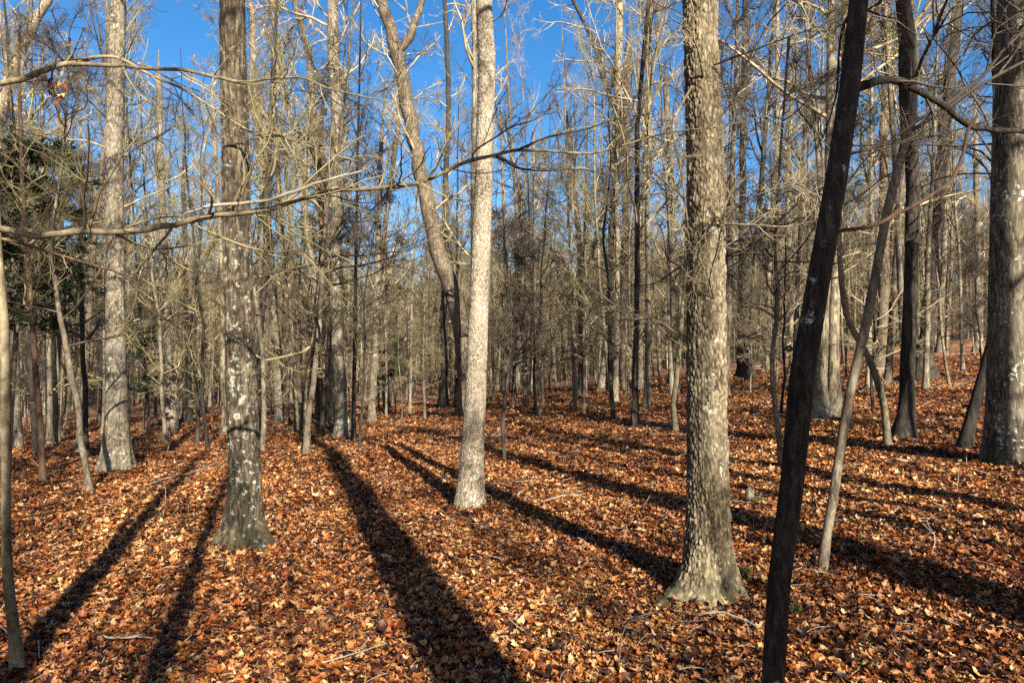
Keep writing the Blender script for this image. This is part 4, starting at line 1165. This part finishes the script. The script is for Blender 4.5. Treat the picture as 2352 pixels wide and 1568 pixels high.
# ------------------------------------------------------------------ evergreen at the left edge
def evergreen(label, px, py, depth, h, spread, mat, seed, n1=46):
    r = np.random.default_rng(seed)
    b = at(px, py, depth); g = tz(b[0], b[1])
    root = thing('evergreen_tree', label, 'evergreen', (b[0], b[1], g))
    K = 12; t = np.linspace(0, 1, K)
    P = np.stack([0.1 * np.sin(t * 3 + seed), np.zeros(K), t * h - 0.1 * (1 - t)], 1); R = 0.011 * h * (1 - 0.9 * t)
    mt = MB(); mt.tubes(P[None], R[None], 9); link('trunk', mt.mesh('trunk', [M['brown_bark']]), root)
    mc = MB()
    a, ra, la = grow_level(P[None], R[None], np.array([h]), r, n1, 0.42, 0.99, (80, 8), spread, 7, 0.10, 0.01, 0.008, 0.4)
    mc.tubes(a, ra, 4, 0)
    b_, rb, lb = grow_level(a, ra, la, r, 9, 0.15, 1.0, (48, 12), 0.42, 5, 0.12, -0.01, 0.005, 0.6, 1, 0.75)
    mc.tubes(b_, rb, 3, 0)
    c, rc, lc = grow_level(b_, rb, lb, r, 7, 0.1, 1.0, (48, 12), 0.45, 3, 0.1, -0.02, 0.004, 0.6, 1, 0.75)
    # flat feathery sprays: many small blades along each twig
    m = 7
    tt = np.linspace(0.1, 1, m)
    i0 = np.clip((tt * 2).astype(int), 0, 1)
    base = c[:, i0] + (c[:, i0 + 1] - c[:, i0]) * (tt * 2 - i0)[None, :, None]
    base = base.reshape(-1, 3)
    d = np.repeat(c[:, 2] - c[:, 0], m, 0); d /= np.linalg.norm(d, axis=1, keepdims=True) + 1e-9
    for sgn in (-1, 1):
        side = np.cross(d, np.array([[0, 0, 1.0]])) * sgn + r.normal(0, 0.25, d.shape)
        v = d * 0.7 + side; v /= np.linalg.norm(v, axis=1, keepdims=True) + 1e-9
        ln = r.uniform(0.05, 0.12, len(v))[:, None]
        w = np.cross(v, r.normal(0, 1, v.shape) * 0.4 + np.array([0, 0, 1])); w /= np.linalg.norm(w, axis=1, keepdims=True) + 1e-9; w *= 0.012
        V = np.stack([base - w, base + w, base + v * ln], 1)
        mc.add(V.reshape(-1, 3), tris=np.arange(len(v) * 3).reshape(-1, 3), mat=1)
    link('crown', mc.mesh('crown', [M['twig_dark'], M[mat]]), root)
evergreen('dark green evergreen with feathery sprays at the left edge', 30, 1000, 13.0, 6.4, 0.30, 'cedar', 5, 80)
evergreen('small dark evergreen low in the thicket behind the mossy-footed pale trunk', 330, 960, 28.0, 4.2, 0.3, 'cedar', 6, 26)
evergreen('small evergreen half hidden in the far trunks left of the pale scaly oak', 1575, 880, 34.0, 3.2, 0.3, 'holly', 7, 24)
evergreen('small evergreen deep in the woods between the tan trunk and the forked tree', 905, 900, 36.0, 4.0, 0.3, 'holly', 8, 24)

# ------------------------------------------------------------------ fallen sticks, stump, moss
def stick(label, pts, dia, seed, depth_raise=0.04, mat='dead_wood', forks=2):
    r = np.random.default_rng(seed)
    W = []
    for k, (px, py, lift) in enumerate(pts):
        g = ground_at(px, py); W.append([g[0], g[1], tz(g[0], g[1]) + depth_raise + lift])
    S = spline(W, 14)
    o = S[0].copy()
    S = S - o + np.stack([vnoise(np.arange(14) * 0.8, seed, c, 2) - 0.5 for c in (0.1, 3.1, 6.1)], 1) * dia * 0.9
    mb = MB(); R = dia / 2 * np.linspace(1, 0.45, 14)
    mb.tubes(S[None], R[None], 7)
    me = mb.mesh('fallen_stick', [M[mat]])
    ob = tag(link('fallen_stick', me, None, tuple(o)), label, 'stick')
    if forks:
        L = np.array([np.linalg.norm(S[-1] - S[0])])
        a, ra, la = grow_level(S[None], R[None], L, r, forks, 0.3, 0.9, (40, 10), 0.35, 5, 0.12, 0.01, 0.003, 0.6, 1, 0.8)
        for q in range(len(a)):
            m2 = MB(); m2.tubes(a[q:q + 1], ra[q:q + 1], 5)
            link('side_twig', m2.mesh('side_twig', [M[mat]]), ob)
    return ob
stick('pale fallen branch propped left of the checkered trunk', [(985, 1018, 0.0), (1020, 1016, 0.10), (1062, 1018, 0.14)], 0.035, 1)
stick('pale curved root-like branch on the leaves right of the checkered trunk', [(1118, 1010, 0.02), (1150, 1008, 0.05), (1195, 1007, 0.0)], 0.05, 2, forks=0)
stick('short pale stick beside the foot of the checkered trunk', [(1166, 1160, 0.01), (1182, 1152, 0.03), (1198, 1144, 0.04)], 0.03, 3, forks=1)
stick('long thin pale stick lying across the sunny leaves before the long shadow', [(1255, 1158, 0.01), (1290, 1152, 0.03), (1338, 1150, 0.03)], 0.022, 4)
stick('pale forked branch in the leaves below the scaly oak', [(1420, 1555, 0.03), (1428, 1510, 0.05), (1445, 1470, 0.06), (1475, 1452, 0.04)], 0.010, 5, mat='sapling_bark', forks=3)
stick('grey arching dead branch in front of the flaring foot of the scaly oak', [(1460, 1452, 0.05), (1520, 1456, 0.08), (1570, 1475, 0.06), (1600, 1510, 0.04)], 0.009, 6, mat='sapling_bark', forks=3)
stick('white thin branch lying between the scaly oak and the leaning trunk', [(1600, 1438, 0.03), (1650, 1441, 0.05), (1700, 1452, 0.04), (1750, 1466, 0.02)], 0.011, 7, forks=2)
stick('short pale stick lying at the foot of the pale curving sapling', [(1850, 1328, 0.02), (1880, 1335, 0.03), (1905, 1338, 0.02)], 0.014, 8, forks=2)
stick('thin bent twig standing out of the shaded leaves at the right', [(2140, 1290, 0.0), (2148, 1262, 0.06), (2130, 1240, 0.12), (2165, 1235, 0.14)], 0.01, 9, forks=2)
stick('small pale stick in the leaves below the black upright trunk', [(2050, 1064, 0.02), (2065, 1068, 0.03), (2085, 1067, 0.02)], 0.03, 10, forks=0)
stick('thin dark twig in the lower left leaves near the narrow shadow', [(240, 1486, 0.02), (300, 1490, 0.03), (350, 1490, 0.03)], 0.012, 11, forks=1)
stick('long thin stick slanting through the leaves between pale trunk and lichen-speckled oak', [(330, 1125, 0.02), (380, 1112, 0.06), (440, 1096, 0.05), (520, 1062, 0.04)], 0.02, 12, forks=3)
stick('tall dry forked twig leaning over the leaves left of the narrow shadow', [(372, 1208, 0.0), (377, 1190, 0.06), (378, 1160, 0.2), (350, 1145, 0.22)], 0.012, 13, forks=2)
stick('dry branch arching over the leaves below the pale flared trunk', [(382, 1050, 0.0), (390, 1020, 0.15), (388, 985, 0.4), (410, 940, 0.7)], 0.025, 14, forks=3)
stick('grey fallen log behind the left side of the lichen-speckled oak', [(450, 990, 0.05), (480, 985, 0.06), (520, 985, 0.06)], 0.16, 15, 0.0, 'grey_bark', 0)
stick('broken branch leaning in the thicket behind the lichen-speckled oak', [(590, 985, 0.35), (640, 975, 0.45), (690, 975, 0.5), (760, 1002, 0.05)], 0.035, 16, forks=3)
stick('bare branch tangle beside the foot of the mossy-footed tan trunk', [(775, 1030, 0.02), (800, 1008, 0.1), (840, 985, 0.12)], 0.02, 17, forks=4)
stick('thin pale twig on the leaves at the bottom left of the wide shadow', [(740, 1548, 0.02), (820, 1532, 0.03), (890, 1512, 0.04)], 0.010, 18, forks=1)
stick('dark upright twig sticking out of the leaves at the bottom middle', [(1288, 1540, 0.0), (1290, 1505, 0.04), (1292, 1470, 0.10)], 0.012, 19, 0.0, 'dark_bark', 1)
stick('thin pale twig standing in the leaves beyond the second shadow', [(2195, 1160, 0), (2200, 1130, 0.08), (2206, 1100, 0.2)], 0.008, 20, 0.0, forks=0)

def stump():
    p = ground_at(1722, 1158)
    root = thing('stump', 'tiny broken tan stump with moss behind the scaly oak', 'stump', (p[0], p[1], tz(p[0], p[1])))
    mb = MB()
    a = np.arange(12) * 2 * math.pi / 12
    r = np.random.default_rng(3)
    rows = []
    for k, h in enumerate((-0.05, 0.02, 0.09, 0.15)):
        jag = r.uniform(-0.03, 0.05, 12) if k == 3 else 0
        rr = 0.045 * (1.25 if k < 2 else 1) * (1 + 0.1 * np.cos(a * 3))
        rows.append(np.stack([np.cos(a) * rr, np.sin(a) * rr, h + jag + 0 * a], 1))
    V = np.concatenate(rows + [np.array([[0, 0, 0.1]])])
    q = [[i + 12 * j, (i + 1) % 12 + 12 * j, (i + 1) % 12 + 12 * (j + 1), i + 12 * (j + 1)] for j in range(3) for i in range(12)]
    mb.add(V, quads=q, tris=[[36 + i, 36 + (i + 1) % 12, 48] for i in range(12)])
    link('stump_body', mb.mesh('stump_body', [M['sapling_bark']], smooth=False), root)
stump()
def moss_clump(label, px, py, rad, seed):
    r = np.random.default_rng(seed)
    p = ground_at(px, py)
    n = 900
    a = r.uniform(0, 6.28, n); d = rad * np.sqrt(r.random(n)) * (0.7 + 0.5 * vnoise(np.cos(a) * 2, np.sin(a) * 2, 0, seed))
    b = np.stack([d * np.cos(a), d * np.sin(a), 0.035 + 0.03 * (1 - (d / rad) ** 2)], 1)
    v = r.normal(0, 1, (n, 3)); v[:, 2] = np.abs(v[:, 2]) + 0.5; v /= np.linalg.norm(v, axis=1, keepdims=True); v *= 0.03
    w = r.normal(0, 0.006, (n, 3))
    mb = MB(); mb.add(np.stack([b - w, b + w, b + v], 1).reshape(-1, 3), tris=np.arange(n * 3).reshape(-1, 3))
    tag(link('moss_clump', mb.mesh('moss_clump', [M['moss']]), None, (p[0], p[1], tz(p[0], p[1]))), label, 'moss')
moss_clump('yellow-green moss clump beside the tiny broken stump', 1742, 1160, 0.09, 1)
moss_clump('yellow-green moss tuft at the right foot of the scaly oak', 1714, 1332, 0.045, 2)
moss_clump('green moss patch in the leaves right of the leaning black trunk', 1825, 1420, 0.035, 3)
